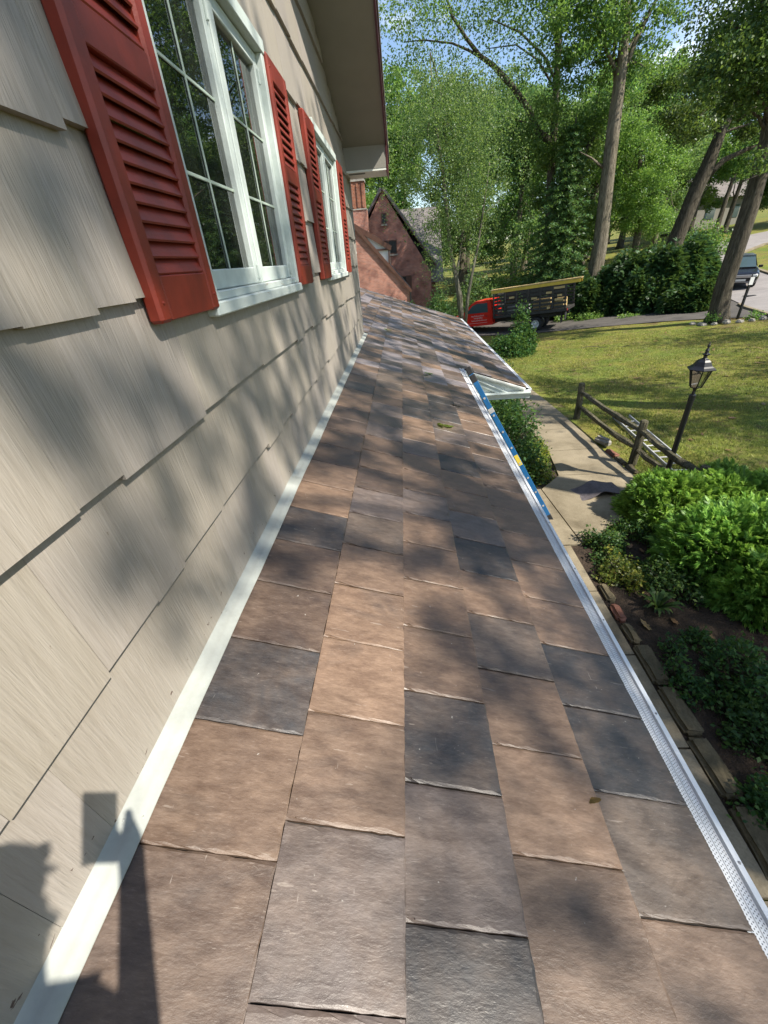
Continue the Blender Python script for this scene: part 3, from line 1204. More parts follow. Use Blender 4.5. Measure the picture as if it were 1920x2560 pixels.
# --- stepped end of the garage roof: rake boards, panel and boxed return --------------
m = MB()
yA = YG - .02
pa, pb = Vector(rf(1.70, 0, -.02)), Vector(rf(2.90, 0, -.02))
m.extrude([(pa.x, yA + .06, pa.z), (pb.x, yA + .06, pb.z), (pb.x, yA + .06, -2.16), (pa.x - .1, yA + .06, -2.16), (pa.x - .1, yA + .06, pa.z)], (0, .02, 0))
hb(m, 'gable_panel', 'cream')
m = MB()
m.beam((pa.x - .02, yA + .03, pa.z - .012), (pb.x - .03, yA + .03, pb.z - .004), .055, .052, 0, .006)
m.beam((pa.x - .02, yA - .006, pa.z + .005), (pb.x - .04, yA - .006, pb.z + .012), .012, .03, 0, .003)
hb(m, 'rake_board', 'cream')
m = MB()
m.beam((pa.x + .12, yA + .036, pa.z - .150), (pb.x - .28, yA + .036, pb.z - .095), .04, .085, 0, .006)
m.beam((pa.x + .12, yA + .008, pa.z - .115), (pb.x - .28, yA + .008, pb.z - .055), .012, .02, 0, .003)
hb(m, 'rake_molding', 'white')
m = MB()
zf = pb.z - .03
Pp = [(0, 0), (-.10, 0), (-.105, -.018), (-.085, -.03), (-.06, -.085), (-.05, -.09), (-.05, -.115), (0, -.115)]
m.extrude([(pa.x - .10, yA + .06 + p[0], zf + p[1]) for p in Pp], (pb.x - pa.x + .155, 0, 0))
hb(m, 'boxed_return', 'white')
m = MB()
m.extrude([rf(-3.2, YR + .005, .012), rf(2.9, YR + .005, .012), rf(2.9, YR + .005, -.14), rf(-3.2, YR + .005, -.14)], (0, .03, 0))
hb(m, 'far_rake_board', 'white')

# ------------------------------------------------------------------ ground, path, drive, road
xs = np.concatenate([np.arange(-60, 0, 4), np.arange(0, 44, .8), np.arange(44, 150, 6)])
ys_ = np.concatenate([np.arange(-60, 0, 4), np.arange(0, 62, .8), np.arange(62, 260, 8)])
GX, GY = np.meshgrid(xs, ys_)
GZ = ter(GX, GY) + np.where((GX > 4.7) & (GY > 6) & (GY < 26), .018 * np.sin(GX * 1.7) * np.sin(GY * 1.3), 0)
gv = np.stack([GX, GY, GZ], -1).reshape(-1, 3)
nx = len(xs)
gf = [(j * nx + i, j * nx + i + 1, (j + 1) * nx + i + 1, (j + 1) * nx + i) for j in range(len(ys_) - 1) for i in range(nx - 1)]
me = bpy.data.meshes.new('lawn')
me.from_pydata(gv.tolist(), [], gf)
me.polygons.foreach_set('use_smooth', [True] * len(me.polygons))
me.materials.append(MT['lawn'])
lawn = bpy.data.objects.new('lawn', me)
COL.objects.link(lawn)
tag(lawn, kind='structure')


def strip(name, pts_l, pts_r, m_, lift=.03, n=40, thick=0.0):
    """sheet between two ground lines, draped on the terrain"""
    def res(P):
        P = np.array(P, float)
        d = np.concatenate([[0], np.cumsum(np.linalg.norm(np.diff(P, axis=0), axis=1))])
        t = np.linspace(0, d[-1], n)
        return np.stack([np.interp(t, d, P[:, 0]), np.interp(t, d, P[:, 1])], 1)
    A, B = res(pts_l), res(pts_r)
    m = MB()
    w = 7
    for i in range(n):
        for k in range(w):
            p = A[i] + (B[i] - A[i]) * k / (w - 1)
            m.v.append((p[0], p[1], float(ter(p[0], p[1])) + lift))
    for i in range(n - 1):
        for k in range(w - 1):
            m.f.append((i * w + k, i * w + k + 1, (i + 1) * w + k + 1, (i + 1) * w + k))
            m.mi.append(0)
    if thick:
        for k in (0, w - 1):
            for i in range(n - 1):
                a, b_ = m.v[i * w + k], m.v[(i + 1) * w + k]
                m.face([a, b_, (b_[0], b_[1], b_[2] - thick), (a[0], a[1], a[2] - thick)])
    return tag(m.build(name, m_), kind='structure')


strip('driveway', [(0.5, 31.2), (8.2, 27.3), (11.35, 26.0), (13.9, 24.6), (15.6, 23.2), (17.3, 20.9)],
      [(2.5, 35.2), (10.5, 31.6), (12.9, 30.5), (15.2, 29.4), (17.3, 28.6), (19.8, 27.8)], 'asphalt', .035)
strip('road', [(10.5, 7), (17.1, 21.3), (18.3, 24.8), (21.2, 31.8), (24.0, 38.5), (28.5, 47.0), (33.5, 51.6), (42, 53), (70, 55)],
      [(16, 4), (22.5, 19), (23.6, 24), (25.6, 33.5), (27.0, 39.5), (29.2, 43.0), (33.0, 45.6), (42, 47), (70, 48)], 'road', .06, 70)
strip('kerb', [(10.36, 7.04), (16.96, 21.34), (18.1, 24.9), (18.6, 26.0)], [(10.5, 7), (17.1, 21.3), (18.25, 24.85), (18.75, 25.9)], 'path', .12, 20, .12)
strip('kerb', [(24.0, 28.0), (25.6, 33.4), (27.0, 39.4), (29.2, 42.9), (33.0, 45.5), (42, 46.9)], [(24.2, 27.9), (25.8, 33.3), (27.2, 39.3), (29.3, 42.7), (33.1, 45.3), (42, 46.7)], 'path', .16, 30, .14)


def flat(name, poly, z, m_, thick=.05):
    m = MB()
    m.extrude([(x, y, z - thick) for x, y in poly], (0, 0, thick))
    return tag(m.build(name, m_), kind='structure')


# concrete walk in slabs: joints are real gaps
m = MB()
yy = 5.15
slabs = [([(2.62, 5.15), (4.36, 6.42), (4.37, 7.38), (2.98, 7.42), (2.5, 6.9)]),
         ([(2.99, 7.44), (4.36, 7.40), (4.28, 8.62), (3.14, 8.60)]),
         ([(3.14, 8.62), (4.28, 8.64), (4.25, 9.9), (3.1, 9.88)]),
         ([(3.1, 9.90), (4.25, 9.92), (4.27, 11.15), (3.12, 11.13)]),
         ([(3.12, 11.15), (4.27, 11.17), (4.27, 12.4), (3.16, 12.38)]),
         ([(3.16, 12.4), (4.27, 12.42), (4.24, 13.6), (3.2, 13.58)]),
         ([(3.2, 13.6), (4.24, 13.62), (4.2, 15.0), (3.2, 14.98)]),
         ([(3.2, 15.0), (4.2, 15.02), (4.1, 17.0), (3.1, 17.0)])]
for y in np.arange(-1.0, 5.2, 1.02):
    slabs.append([(1.25, y + .01), (2.42, y + .01), (2.42, y + 1.01), (1.25, y + 1.01)])
slabs.append([(1.25, 5.13), (2.60, 5.13), (2.48, 6.9), (1.25, 6.9)])
for P in slabs:
    zc = float(ter(P[0][0], P[0][1]))
    m.extrude([(x, y, float(ter(x, y)) - .03) for x, y in P], (0, 0, .075))
tag(m.build('concrete_path', 'path'), kind='structure')
flat('garden_bed', [(2.425, -1), (6.4, -1), (6.6, 3.2), (6.3, 5.4), (5.2, 6.3), (4.40, 6.38), (2.63, 5.13), (2.425, 5.12)], -3.955, 'soil')
flat('garden_bed', [(1.62, 6.93), (2.46, 6.92), (2.97, 7.46), (3.12, 8.6), (3.08, 9.9), (3.1, 11.1), (3.14, 12.4), (3.18, 13.6), (3.15, 15.5), (1.62, 15.5)], -3.962, 'soil', .2)


def loose_block(name, m_, p, size, rz, label, cat, group, seed=0):
    r2 = random.Random(seed)
    bm = bmesh.new()
    bmesh.ops.create_cube(bm, size=1)
    bmesh.ops.scale(bm, vec=size, verts=bm.verts)
    bmesh.ops.bevel(bm, geom=bm.edges[:], offset=min(size) * .32, segments=3, affect='EDGES')
    bmesh.ops.subdivide_edges(bm, edges=[e for e in bm.edges if e.calc_length() > .09], cuts=2, use_grid_fill=True)
    for v in bm.verts:
        v.co += Vector((r2.gauss(0, 1), r2.gauss(0, 1), r2.gauss(0, 1))) * .004
    me = bpy.data.meshes.new(name)
    bm.to_mesh(me)
    bm.free()
    me.materials.append(MT[m_])
    o = bpy.data.objects.new(name, me)
    COL.objects.link(o)
    o.location = (p[0], p[1], float(ter(p[0], p[1])) + size[2] / 2 + p[2])
    o.rotation_euler = (0, r2.uniform(-.04, .04), rz)
    return tag(o, label, cat, group)


# edging along the bed
edge_y = [-.2, .32, .85, 1.36, 1.9, 2.42, 2.95, 3.40, 3.72]
names_e = ['flat tan edging stone, nearest of the row below the gutter', 'worn tan edging stone, second of the row below the gutter', 'squat tan edging stone between bed and path by the lowest leaves',
           'long mossy edging stone beside the narrow concrete strip', 'rounded mossy edging stone just beyond a slab joint', 'pillow-shaped tan edging stone beside bare soil',
           'dark tan edging stone beside the small leafy patch']
for i, y in enumerate(edge_y[:7]):
    loose_block('edging_stone', 'stone', (2.53, y, -.01), (.19, .50, .10), random.uniform(-.06, .06), names_e[i], 'edging stone', 'edging stones along the garden bed', i)
loose_block('edging_brick', 'stone', (2.51, 3.37, -.005), (.12, .30, .10), .04, 'tan edging brick between the red brick and the edging stones', 'brick', 'bricks edging the bed', 21)
loose_block('edging_brick', 'oldbrick', (2.51, 3.70, -.005), (.12, .28, .10), -.03, 'reddish edging brick near the hosta plant', 'brick', 'bricks edging the bed', 22)
loose_block('edging_brick', 'stone', (2.53, 4.06, -.005), (.12, .32, .09), .02, 'grey edging brick beyond the reddish one', 'brick', 'bricks edging the bed', 23)
loose_block('stone_block', 'rock', (4.42, 8.86, .03), (.20, .40, .16), .35, 'pale rounded stone block on the path edge by the fence', 'stone', None, 31)
for i, (x, y, rz, sz, lb) in enumerate(((4.42, 8.35, .2, (.14, .34, .08), 'reddish brick laid along the path edge beside the pale stone'),
                                        (4.42, 7.95, .1, (.13, .32, .08), 'tan brick in the path edging near the fence post'),
                                        (4.46, 7.55, -.1, (.15, .34, .08), 'tan brick in the path edging beside the fence post foot'),
                                        (4.50, 7.15, -.05, (.15, .32, .08), 'brick in the path edging nearest the bright green shrub'))):
    loose_block('path_brick', 'oldbrick' if i == 0 else 'stone', (x, y, -.01), sz, rz, lb, 'brick', 'bricks edging the path', 40 + i)
loose_block('flat_rock', 'stone', (4.12, 6.42, .0), (.26, .18, .09), .7, 'flat tan rock at the corner of the path under the shrub', 'rock', None, 51)

# ring of pale rocks round the big tree
ring = [(14.2, 22.4), (14.35, 21.9), (14.7, 21.6), (15.1, 21.4), (15.55, 21.2), (15.95, 21.05), (16.35, 20.95), (16.75, 21.0), (17.05, 21.15)]
for i, (x, y) in enumerate(ring):
    loose_block('ring_rock', 'rock', (x, y, -.02), (random.uniform(.22, .42), random.uniform(.2, .3), random.uniform(.12, .2)), random.uniform(0, 3),
                'pale rock in the ring around the big tree by the mailbox post', 'rock', 'rocks ringing the big tree', 60 + i)

# torn shingle scrap on the path: a bent sheet
m = MB()
gx, gy = 9, 6
for j in range(gy + 1):
    for i in range(gx + 1):
        a = i / gx - .5
        b_ = j / gy - .5
        z = .05 + .16 * max(0, .5 - abs(a) * 1.4) + .05 * a + .10 * abs(b_) * (.6 - abs(a)) + (.08 * (a > .2) * (a - .2))
        ed = .06 * math.sin(9 * a) * (j in (0, gy)) * .3
        m.v.append((.78 * a, .44 * b_ + ed - .12 * abs(a), z - .05 + .015))
for j in range(gy):
    for i in range(gx):
        k = j * (gx + 1) + i
        m.f.append((k, k + 1, k + gx + 2, k + gx + 1))
        m.mi.append(0)
o = m.build('shingle_scrap', 'slatebit', smooth=False)
o.location = (3.42, 6.72, float(ter(3.42, 6.7)) + .05)
o.rotation_euler = (0, 0, .15)
md = o.modifiers.new('thick', 'SOLIDIFY')
md.thickness = .008
tag(o, 'bent grey roofing shingle scrap lying on the concrete path', 'shingle scrap')

# ------------------------------------------------------------------ split-rail fence, ladders, lamp post
fence = empty('rail_fence', (4.53, 9.0, -4.0), label='weathered grey split-rail fence of two rails along the path', cat='fence')
FP = [(4.51, 10.72), (4.57, 7.79), (4.70, 6.0)]


def local(o, root):
    o.parent = root
    o.matrix_parent_inverse = root.matrix_basis.inverted()
    return o


for i, (x, y) in enumerate(FP):
    z = float(ter(x, y))
    m = MB()
    tilt = (.0, .02, .0)[i]
    m.tube([(x, y, z - .1), (x + tilt, y, z + .45), (x + 2 * tilt - .02, y - .0, z + .93 - .13 * (i == 2)), (x + 2 * tilt - .02, y, z + .96 - .13 * (i == 2))], [.085, .078, .075, .06], 9, 0, True, .06)
    local(m.build('post', 'wood', None), fence)
for i in range(2):
    (x0, y0), (x1, y1) = FP[i], FP[i + 1]
    for h0, h1 in ((.74, .76 - .1 * i), (.36, .38)):
        m = MB()
        z0, z1 = float(ter(x0, y0)) + h0, float(ter(x1, y1)) + h1
        n = 9
        pts = [(x0 + (x1 - x0) * k / n + random.uniform(-.012, .012), y0 + (y1 - y0) * k / n, z0 + (z1 - z0) * k / n - .035 * math.sin(math.pi * k / n) + random.uniform(-.01, .01)) for k in range(n + 1)]
        m.tube(pts, [.038] + [.056 + random.uniform(-.006, .006) for _ in range(n - 1)] + [.038], 7, 0, True, .10)
        local(m.build('rail', 'wood', None), fence)


def ladder(name, base, up, across, length, width, m_rail, m_rung, pitch=.305, sec=(.028, .072), first=.2):
    """two rails and rungs; returns the root"""
    root = empty(name, base)
    b0 = Vector(base)
    up, ac = Vector(up).normalized(), Vector(across).normalized()
    nrm = ac.cross(up).normalized()
    for k in (0, 1):
        m = MB()
        a = ac * (width * k)
        m.beam(a, a + up * length, sec[0], sec[1], 0, .004, up=nrm)
        m.build('rail', m_rail, root)
    d = first
    while d < length - .1:
        m = MB()
        m.tube([ac * -.02 + up * d, ac * (width + .02) + up * d], .0165, 10, 0)
        m.build('rung', m_rung, root)
        d += pitch
    return root, up, ac, nrm


lv = Vector((math.sin(R(30)), math.sin(R(-3)) * .5, -math.cos(R(30)))).normalized()
P0 = Vector((1.12, 5.93, -1.81))
top = P0 - lv * .36
Lb = (top.z + 3.95) / -lv.z
foot = top + lv * Lb
bl, up, ac, nrm = ladder('blue_ladder', foot, -lv, (0.0, 1, .02), Lb, .43, 'blue', 'metal', first=(Lb - .36) % .305)
tag(bl, 'blue fibreglass extension ladder with black caps leaning on the white gutter', 'ladder')
for k in (0, 1):
    m = MB()
    a = ac * (.43 * k)
    m.beam(a + up * (Lb - .09), a + up * (Lb + .03), .040, .086, 0, .012, up=nrm)
    m.build('rubber_cap', 'rubber', bl)
    m = MB()
    m.beam(a + up * -.03, a + up * .12, .045, .085, 0, .01, up=nrm)
    m.build('rubber_cap', 'rubber', bl)
    m = MB()
    m.beam(a + up * (Lb - .62), a + up * (Lb - .54), .032, .080, 0, .003, up=nrm)
    m.build('bracket', 'metal', bl)
m = MB()
m.beam(up * (Lb - 1.62) + ac * -.0155, up * (Lb - 1.42) + ac * -.0155, .003, .06, 0, 0, up=nrm)
m.build('warning_label', 'yellowlabel', bl)

al, up2, ac2, nrm2 = ladder('aluminium_ladder', (5.02, 6.3, float(ter(5.0, 6.3)) + .07), (.33, 4.15, float(ter(5.35, 10.45) - ter(5.0, 6.3))), (.36, -.03, .02), 4.17, .37, 'metal', 'metal', first=.12)
tag(al, 'silver aluminium ladder lying on the lawn behind the rail fence', 'ladder')
m = MB()
m.beam(up2 * 4.12, up2 * 4.22, .04, .085, 0, .008, up=nrm2)
m.build('end_cap', 'blue', al)

lx, ly = 4.72, 6.89
lz = float(ter(lx, ly))
lamp = empty('lamp_post', (lx, ly, lz), label='black lamp post with six-sided glass lantern beside the rail fence', cat='lamp post')
m = MB()
m.lathe([(.075, 0), (.075, .03), (.05, .05), (.0435, .08), (.0435, 1.58), (.0435, 1.60)], 16)
m.lathe([(.0435, 1.60), (.048, 1.605), (.048, 1.70), (.044, 1.71), (.02, 1.715)], 16)
m.tube([(.0, -.048, 1.65), (0, -.06, 1.65)], .006, 6)
m.build('pole', 'black', lamp, smooth=False)
m = MB()
hexr = R(8)
m.lathe([(.018, 1.70), (.028, 1.73), (.022, 1.77), (.03, 1.80), (.05, 1.815), (.085, 1.83), (.085, 1.838), (0, 1.838)], 6, 0, None, hexr)
lant = m.build('lantern', 'black', lamp)
m = MB()
for k in range(6):
    a = hexr + k * math.pi / 3
    a2 = a + math.pi / 3
    m.beam((.085 * math.cos(a), .085 * math.sin(a), 1.835), (.158 * math.cos(a), .158 * math.sin(a), 2.12), .013, .013, 0)
m.build('frame_bar', 'black', lant)
m = MB()
for k in range(6):
    a, a2 = hexr + k * math.pi / 3, hexr + (k + 1) * math.pi / 3
    m.face([(.083 * math.cos(a), .083 * math.sin(a), 1.838), (.083 * math.cos(a2), .083 * math.sin(a2), 1.838), (.155 * math.cos(a2), .155 * math.sin(a2), 2.118), (.155 * math.cos(a), .155 * math.sin(a), 2.118)])
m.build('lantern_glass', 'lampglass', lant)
m = MB()
m.lathe([(.20, 2.125), (.205, 2.118), (.21, 2.128), (.165, 2.155), (.14, 2.175), (.105, 2.235), (.075, 2.262), (.05, 2.275), (.03, 2.29), (.025, 2.32), (.055, 2.34), (.058, 2.35), (.03, 2.358), (.024, 2.39), (.032, 2.40), (.02, 2.42), (.012, 2.44), (.021, 2.46), (.016, 2.485), (.006, 2.50), (.009, 2.515), (0, 2.53)], 6, 0, None, hexr)
m.lathe([(.20, 2.125), (.0, 2.124)], 6, 0, None, hexr)
m.build('lantern_roof', 'black', lant)
m = MB()
m.lathe([(.02, 1.84), (.022, 1.90), (.034, 1.93), (.04, 1.98), (.03, 2.02), (0, 2.035)], 12)
m.build('bulb', 'frost', lant, smooth=True)

# address post by the drive
px_, py_ = 16.07, 22.14
ap = empty('marker_post', (px_, py_, float(ter(px_, py_))), label='thin black post with small pale plate beside the big tree', cat='post')
m = MB()
m.box((-.045, -.045, 0), (.045, .045, 1.72), c=.006)
m.build('pole', 'black', ap)
m = MB()
m.box((-.09, -.07, 1.45), (.09, -.047, 1.76), c=.004)
m.build('plate', 'plate', ap)
m = MB()
dz = float(ter(20.9, 28.3)) + .065
m.box((20.5, 28.05, dz), (21.3, 28.5, dz + .012))
for i in range(6):
    m.box((20.55 + i * .12, 28.1, dz + .012), (20.61 + i * .12, 28.45, dz + .018))
tag(m.build('storm_drain', 'rubber'), 'dark iron storm drain grate in the road near the dark car', 'drain')

# ------------------------------------------------------------------ stake truck on the drive
fd = Vector((-.86, .51, -.098)).normalized()
ld = Vector((-.51, -.86, 0)).normalized()
ud = fd.cross(ld).normalized()
ld = ud.cross(fd)
TM = Matrix((fd, ld, ud)).transposed().to_4x4()
TM.translation = Vector((8.74, 29.0, float(ter(8.3, 28.4)) + .035))
truck = empty('stake_truck', label='red cab stake-bed truck with black slatted sides parked on the driveway', cat='truck')
truck.matrix_world = TM


def tprof(prof, y0, y1, mb, m=0):
    mb.extrude([(x, y0, z) for x, z in prof], (0, y1 - y0, 0), m)


m = MB()
prof = [(2.75, .62), (2.75, 1.28), (2.82, 1.95), (2.95, 2.10), (3.9, 2.12), (4.12, 2.02), (4.85, 1.42), (5.0, 1.38), (5.95, 1.25), (6.12, 1.12), (6.15, .62)]
tprof(prof, -.93, .93, m)
m.box((2.78, .931, .62), (4.9, .97, .70), c=.01)
cabo = m.build('cab', 'truckred', truck)
bvl = cabo.modifiers.new('b', 'BEVEL')
bvl.width = .05
bvl.segments = 3
bvl.limit_method = 'ANGLE'
m = MB()
tprof([(3.05, 1.40), (3.08, 1.96), (3.78, 1.98), (4.10, 1.88), (4.62, 1.42)], .931, .938, m)
m.build('side_window', 'carglass', truck)
m = MB()
m.face([(4.17, -.8, 1.99), (4.17, .8, 1.99), (4.86, .85, 1.43), (4.86, -.85, 1.43)])
m.v = [(x + .02, y, z + .02) for x, y, z in m.v]
m.build('windshield', 'carglass', truck)
m = MB()
tprof([(3.0, .72), (3.0, 1.36), (4.72, 1.36), (4.75, .72)], .9305, .936, m)
dro = m.build('door', 'truckred', truck)
m = MB()
m.box((3.10, .937, 1.16), (3.24, .96, 1.20), c=.006)
m.build('handle', 'black', dro)
m = MB()
r3 = random.Random(4)
for (za, zb_, xa, xb) in ((1.20, 1.28, 3.35, 4.25), (1.06, 1.15, 3.45, 4.05), (.92, 1.0, 3.15, 4.2)):
    m = MB()
    pts_l = []
    x = xa
    while x < xb:
        pts_l += [(x, .9385, za), (x + .01, .9385, zb_ - r3.choice([0, .02])), (x + .045, .9385, zb_ - .03), (x + .05, .9385, za + .012)]
        x += r3.uniform(.075, .11)
    m.tube(pts_l, .009, 4)
    m.build('lettering', 'plate', dro)
m = MB()
m.beam((3.12, .9375, .80), (4.5, .9375, .80), .004, .012)
m.build('pinstripe', 'plate', dro)
m = MB()
m.beam((4.45, .95, 1.42), (4.52, 1.18, 1.52), .03, .03)
m.box((4.44, 1.12, 1.42), (4.52, 1.30, 1.78), c=.02)
m.build('mirror', 'black', truck)


def wheel(mb_root, x, y, r, w, m_rim='rim', outs=1):
    mt = Matrix.Translation((x, y, r)) @ Matrix.Rotation(R(-90 * outs), 4, 'X')
    a = MB()
    a.lathe([(r * .58, -w / 2), (r * .9, -w / 2), (r, -w / 2 + .04), (r, w / 2 - .04), (r * .93, w / 2), (r * .62, w / 2 + .01), (r * .58, w / 2 - .02)], 28, 0, mt)
    wo = a.build('wheel', 'rubber', mb_root, smooth=True)
    b_ = MB()
    b_.lathe([(r * .6, w / 2), (r * .57, w / 2 + .012), (r * .5, w / 2 - .05), (r * .3, w / 2 - .10), (r * .22, w / 2 - .03), (0, w / 2 - .02)], 28, 0, mt)
    b_.lathe([(r * .58, -w / 2 + .02), (0, -w / 2 + .03)], 28, 0, mt)
    b_.build('rim', m_rim, wo)
    return wo


for sgn in (1, -1):
    wheel(truck, 0, sgn * .83, .40, .27, outs=sgn)
    wheel(truck, 0, sgn * .52, .40, .24, outs=sgn)
    wheel(truck, 5.25, sgn * .82, .40, .25, outs=sgn)
m = MB()
m.box((-1.85, -1.15, .98), (2.62, 1.15, 1.14), c=.01)
m.box((-1.7, -.45, .70), (5.9, -.30, .9))
m.box((-1.7, .30, .70), (5.9, .45, .9))
m.build('bed', 'bedblack', truck)
for sgn in (1, -1):
    m = MB()
    y = sgn * 1.12
    for k in range(7):
        x = -1.75 + k * .72
        m.box((x - .045, y - .03 + sgn * .035, 1.14), (x + .045, y + .03 + sgn * .035, 2.42), c=.005)
    for k in range(6):
        z = 1.20 + k * .205
        m.box((-1.82, y - .013, z), (2.6, y + .013, z + .125), c=.004)
    for (k0, k1, kk) in ((0, 1, 5), (1, 1.6, 4), (0.1, .9, 2), (2.2, 2.8, 3), (3.1, 3.9, 1), (4.1, 4.7, 4), (1.1, 1.5, 0), (0.2, .7, 3)):
        z = 1.20 + kk * .205
        m.box((-1.70 + k0 * .72, y + sgn * .014, z + .004), (-1.80 + k1 * .72, y + sgn * .02, z + .121), 1)
    m.build('stake_side', ['bedblack', 'ply'], truck)
m = MB()
for z in (1.25, 1.6, 1.95, 2.25):
    m.box((2.60, -1.1, z), (2.63, 1.1, z + .12))
for y in (-1.05, -.4, .4, 1.05):
    m.box((2.57, y - .04, 1.14), (2.60, y + .04, 2.42))
m.build('headboard', 'bedblack', truck)
m = MB()
m.box((-1.55, .62, .35), (-1.52, 1.08, .98), c=.005)
m.build('mud_flap', 'rubber', truck)
m = MB()
m.box((-1.75, .62, .5), (-1.72, 1.0, .98), c=.005)
m.build('mud_flap', 'rubber', truck)
m = MB()
m.box((-1.875, .92, 1.0), (-1.85, 1.10, 1.12), c=.006)
m.build('tail_light', mat('tail_light_red', (.5, .05, .04), .3), truck)


def on_truck(o):
    o.matrix_world = TM @ o.matrix_basis
    return o


# load in the bed and the long staging on top
r3 = random.Random(9)
for i, (x, y, z, sx, sy, sz, mm, lb) in enumerate(((-.3, .55, 1.15, .9, .8, .6, 'ply', 'pale plywood crate in the middle of the truck bed'),
                                                  (1.2, .4, 1.15, 1.2, .9, .42, 'metal', 'grey crate behind the slats near the red cab'),
                                                  (-1.3, .2, 1.15, .55, 1.0, .5, 'ply', 'small pale plywood crate near the tail of the truck bed'))):
    m = MB()
    m.box((x - sx / 2, y - sy / 2, z), (x + sx / 2, y + sy / 2, z + sz), c=.015)
    for k in (-1, 1):
        m.box((x - sx / 2 - .012, y + k * sy * .3 - .04, z + .02), (x + sx / 2 + .012, y + k * sy * .3 + .04, z + sz + .012), c=.004)
    tag(on_truck(m.build('crate', mm)), lb, 'crate', 'crates in the truck bed')
stg = empty('staging_plank', label='long yellow staging plank with pale deck lying on top of the truck sides', cat='plank')
stg.matrix_world = TM
for k, (y, nm) in enumerate(((1.05, 'side_rail'), (.45, 'side_rail'))):
    m = MB()
    m.box((-2.5, y - .03, 2.425), (2.75, y + .03, 2.60), c=.006)
    m.build(nm, 'yellow', stg)
m = MB()
m.box((-2.53, .40, 2.601), (2.78, 1.10, 2.66), c=.006)
m.build('deck_board', 'ply', stg)

# ------------------------------------------------------------------ dark car on the road
cf = Vector((-.47, -.88, -.06)).normalized()
cl = Vector((.88, -.47, 0)).normalized()
cu = cf.cross(cl).normalized()
if cu.z < 0:
    cu = -cu
cl = cu.cross(cf)
CM = Matrix((cf, cl, cu)).transposed().to_4x4()
CM.translation = Vector((22.9, 33.0, float(ter(22.9, 33.0)) + .06))
car = empty('parked_car', label='dark glossy car facing the drive, half hidden by the big trunk', cat='car')
car.matrix_world = CM


def loft(mb, secs, m=0):
    """secs: list of (x, [(y, z)...]) half profiles mirrored in y"""
    rings = []
    for x, hp in secs:
        r_ = [(x, y, z) for y, z in hp] + [(x, -y, z) for y, z in hp[::-1]]
        rings.append(r_)
    k = len(rings[0])
    b = len(mb.v)
    for r_ in rings:
        mb.v += r_
    for i in range(len(rings) - 1):
        for q in range(k):
            q2 = (q + 1) % k
            mb.f.append((b + i * k + q, b + i * k + q2, b + (i + 1) * k + q2, b + (i + 1) * k + q))
            mb.mi.append(m)
    mb.f.append(tuple(b + q for q in range(k)))
    mb.f.append(tuple(b + (len(rings) - 1) * k + q for q in range(k)))
    mb.mi += [m, m]


m = MB()
loft(m, [(-2.3, [(.75, .45), (.85, .6), (.86, .95), (.80, 1.02)]), (-2.1, [(.86, .32), (.93, .6), (.93, .98), (.86, 1.06)]),
         (.7, [(.88, .30), (.94, .6), (.94, .96), (.86, 1.04)]), (1.3, [(.88, .30), (.94, .6), (.93, .92), (.82, 1.01)]),
         (2.0, [(.86, .30), (.91, .55), (.90, .82), (.74, .93)]), (2.28, [(.70, .30), (.80, .5), (.78, .76), (.66, .84)])])
bo = m.build('body', 'carpaint', car, smooth=False)
bv = bo.modifiers.new('b', 'BEVEL')
bv.width = .05
bv.segments = 3
m = MB()
loft(m, [(-2.15, [(.82, 1.03), (.62, 1.45)]), (-1.9, [(.84, 1.03), (.66, 1.62)]), (.0, [(.84, 1.03), (.66, 1.68)]), (.35, [(.84, 1.03), (.64, 1.62)]), (1.1, [(.82, 1.03), (.74, 1.06)])])
ro = m.build('cabin', 'carpaint', car)
m = MB()
m.face([(.42, -.60, 1.60), (.42, .60, 1.60), (1.08, .72, 1.09), (1.08, -.72, 1.09)])
m.v = [(x + .012, y, z + .015) for x, y, z in m.v]
m.build('windshield', 'carglass', ro)
for sgn in (1, -1):
    m = MB()
    for (a, b_) in ((-1.85, -1.0), (-.92, -.12), (-.04, .55)):
        t0, t1 = 1.58, 1.58 if b_ < .1 else 1.46
        m.face([(a, sgn * .846, 1.07), (b_ + (.2 if b_ > .1 else 0), sgn * .846, 1.07), (b_ - .05, sgn * .69, t1), (a + .05, sgn * .69, t0)])
    m.build('side_window', 'carglass', ro, recalc=False)
    m = MB()
    m.box((.72, sgn * .90 - .02, 1.02), (.84, sgn * 1.08 + .02, 1.16) if sgn > 0 else (.84, -.88, 1.16), c=.02) if sgn > 0 else m.box((.72, -1.10, 1.02), (.84, -.88, 1.16), c=.02)
    m.build('mirror', 'carpaint', car)
    m = MB()
    m.box((2.02, sgn * .70 - .17, .66), (2.29, sgn * .70 + .10, .82) if sgn > 0 else (2.29, -.70 + .17, .82), c=.03) if sgn > 0 else m.box((2.02, -.80, .66), (2.29, -.53, .82), c=.03)
    m.build('headlight', 'headlamp', car)
m = MB()
m.box((2.26, -.5, .62), (2.31, .5, .80), c=.02)
m.box((2.26, -.55, .36), (2.31, .55, .40), c=.01)
m.build('grille', 'chrome', car)
m = MB()
m.box((2.31, -.26, .44), (2.325, .26, .56))
m.build('licence_plate', 'plate', car)
for sgn in (1, -1):
    wheel(car, 1.42, sgn * .80, .36, .24, 'chrome', sgn)
    wheel(car, -1.4, sgn * .80, .36, .24, 'chrome', sgn)

# ------------------------------------------------------------------ brick house beyond the drive
bh = empty('brick_house', (-2, 39, -5), label='steep-gabled red brick house with tall chimney beyond the low roof', cat='house')


def bp(mb, name, mats, par=None, recalc=True):
    o = mb.build(name, mats, None, False, recalc)
    o.parent = par or bh
    o.matrix_parent_inverse = Matrix.Translation((2, -39, 5)) if par is None else Matrix.Identity(4)
    return o


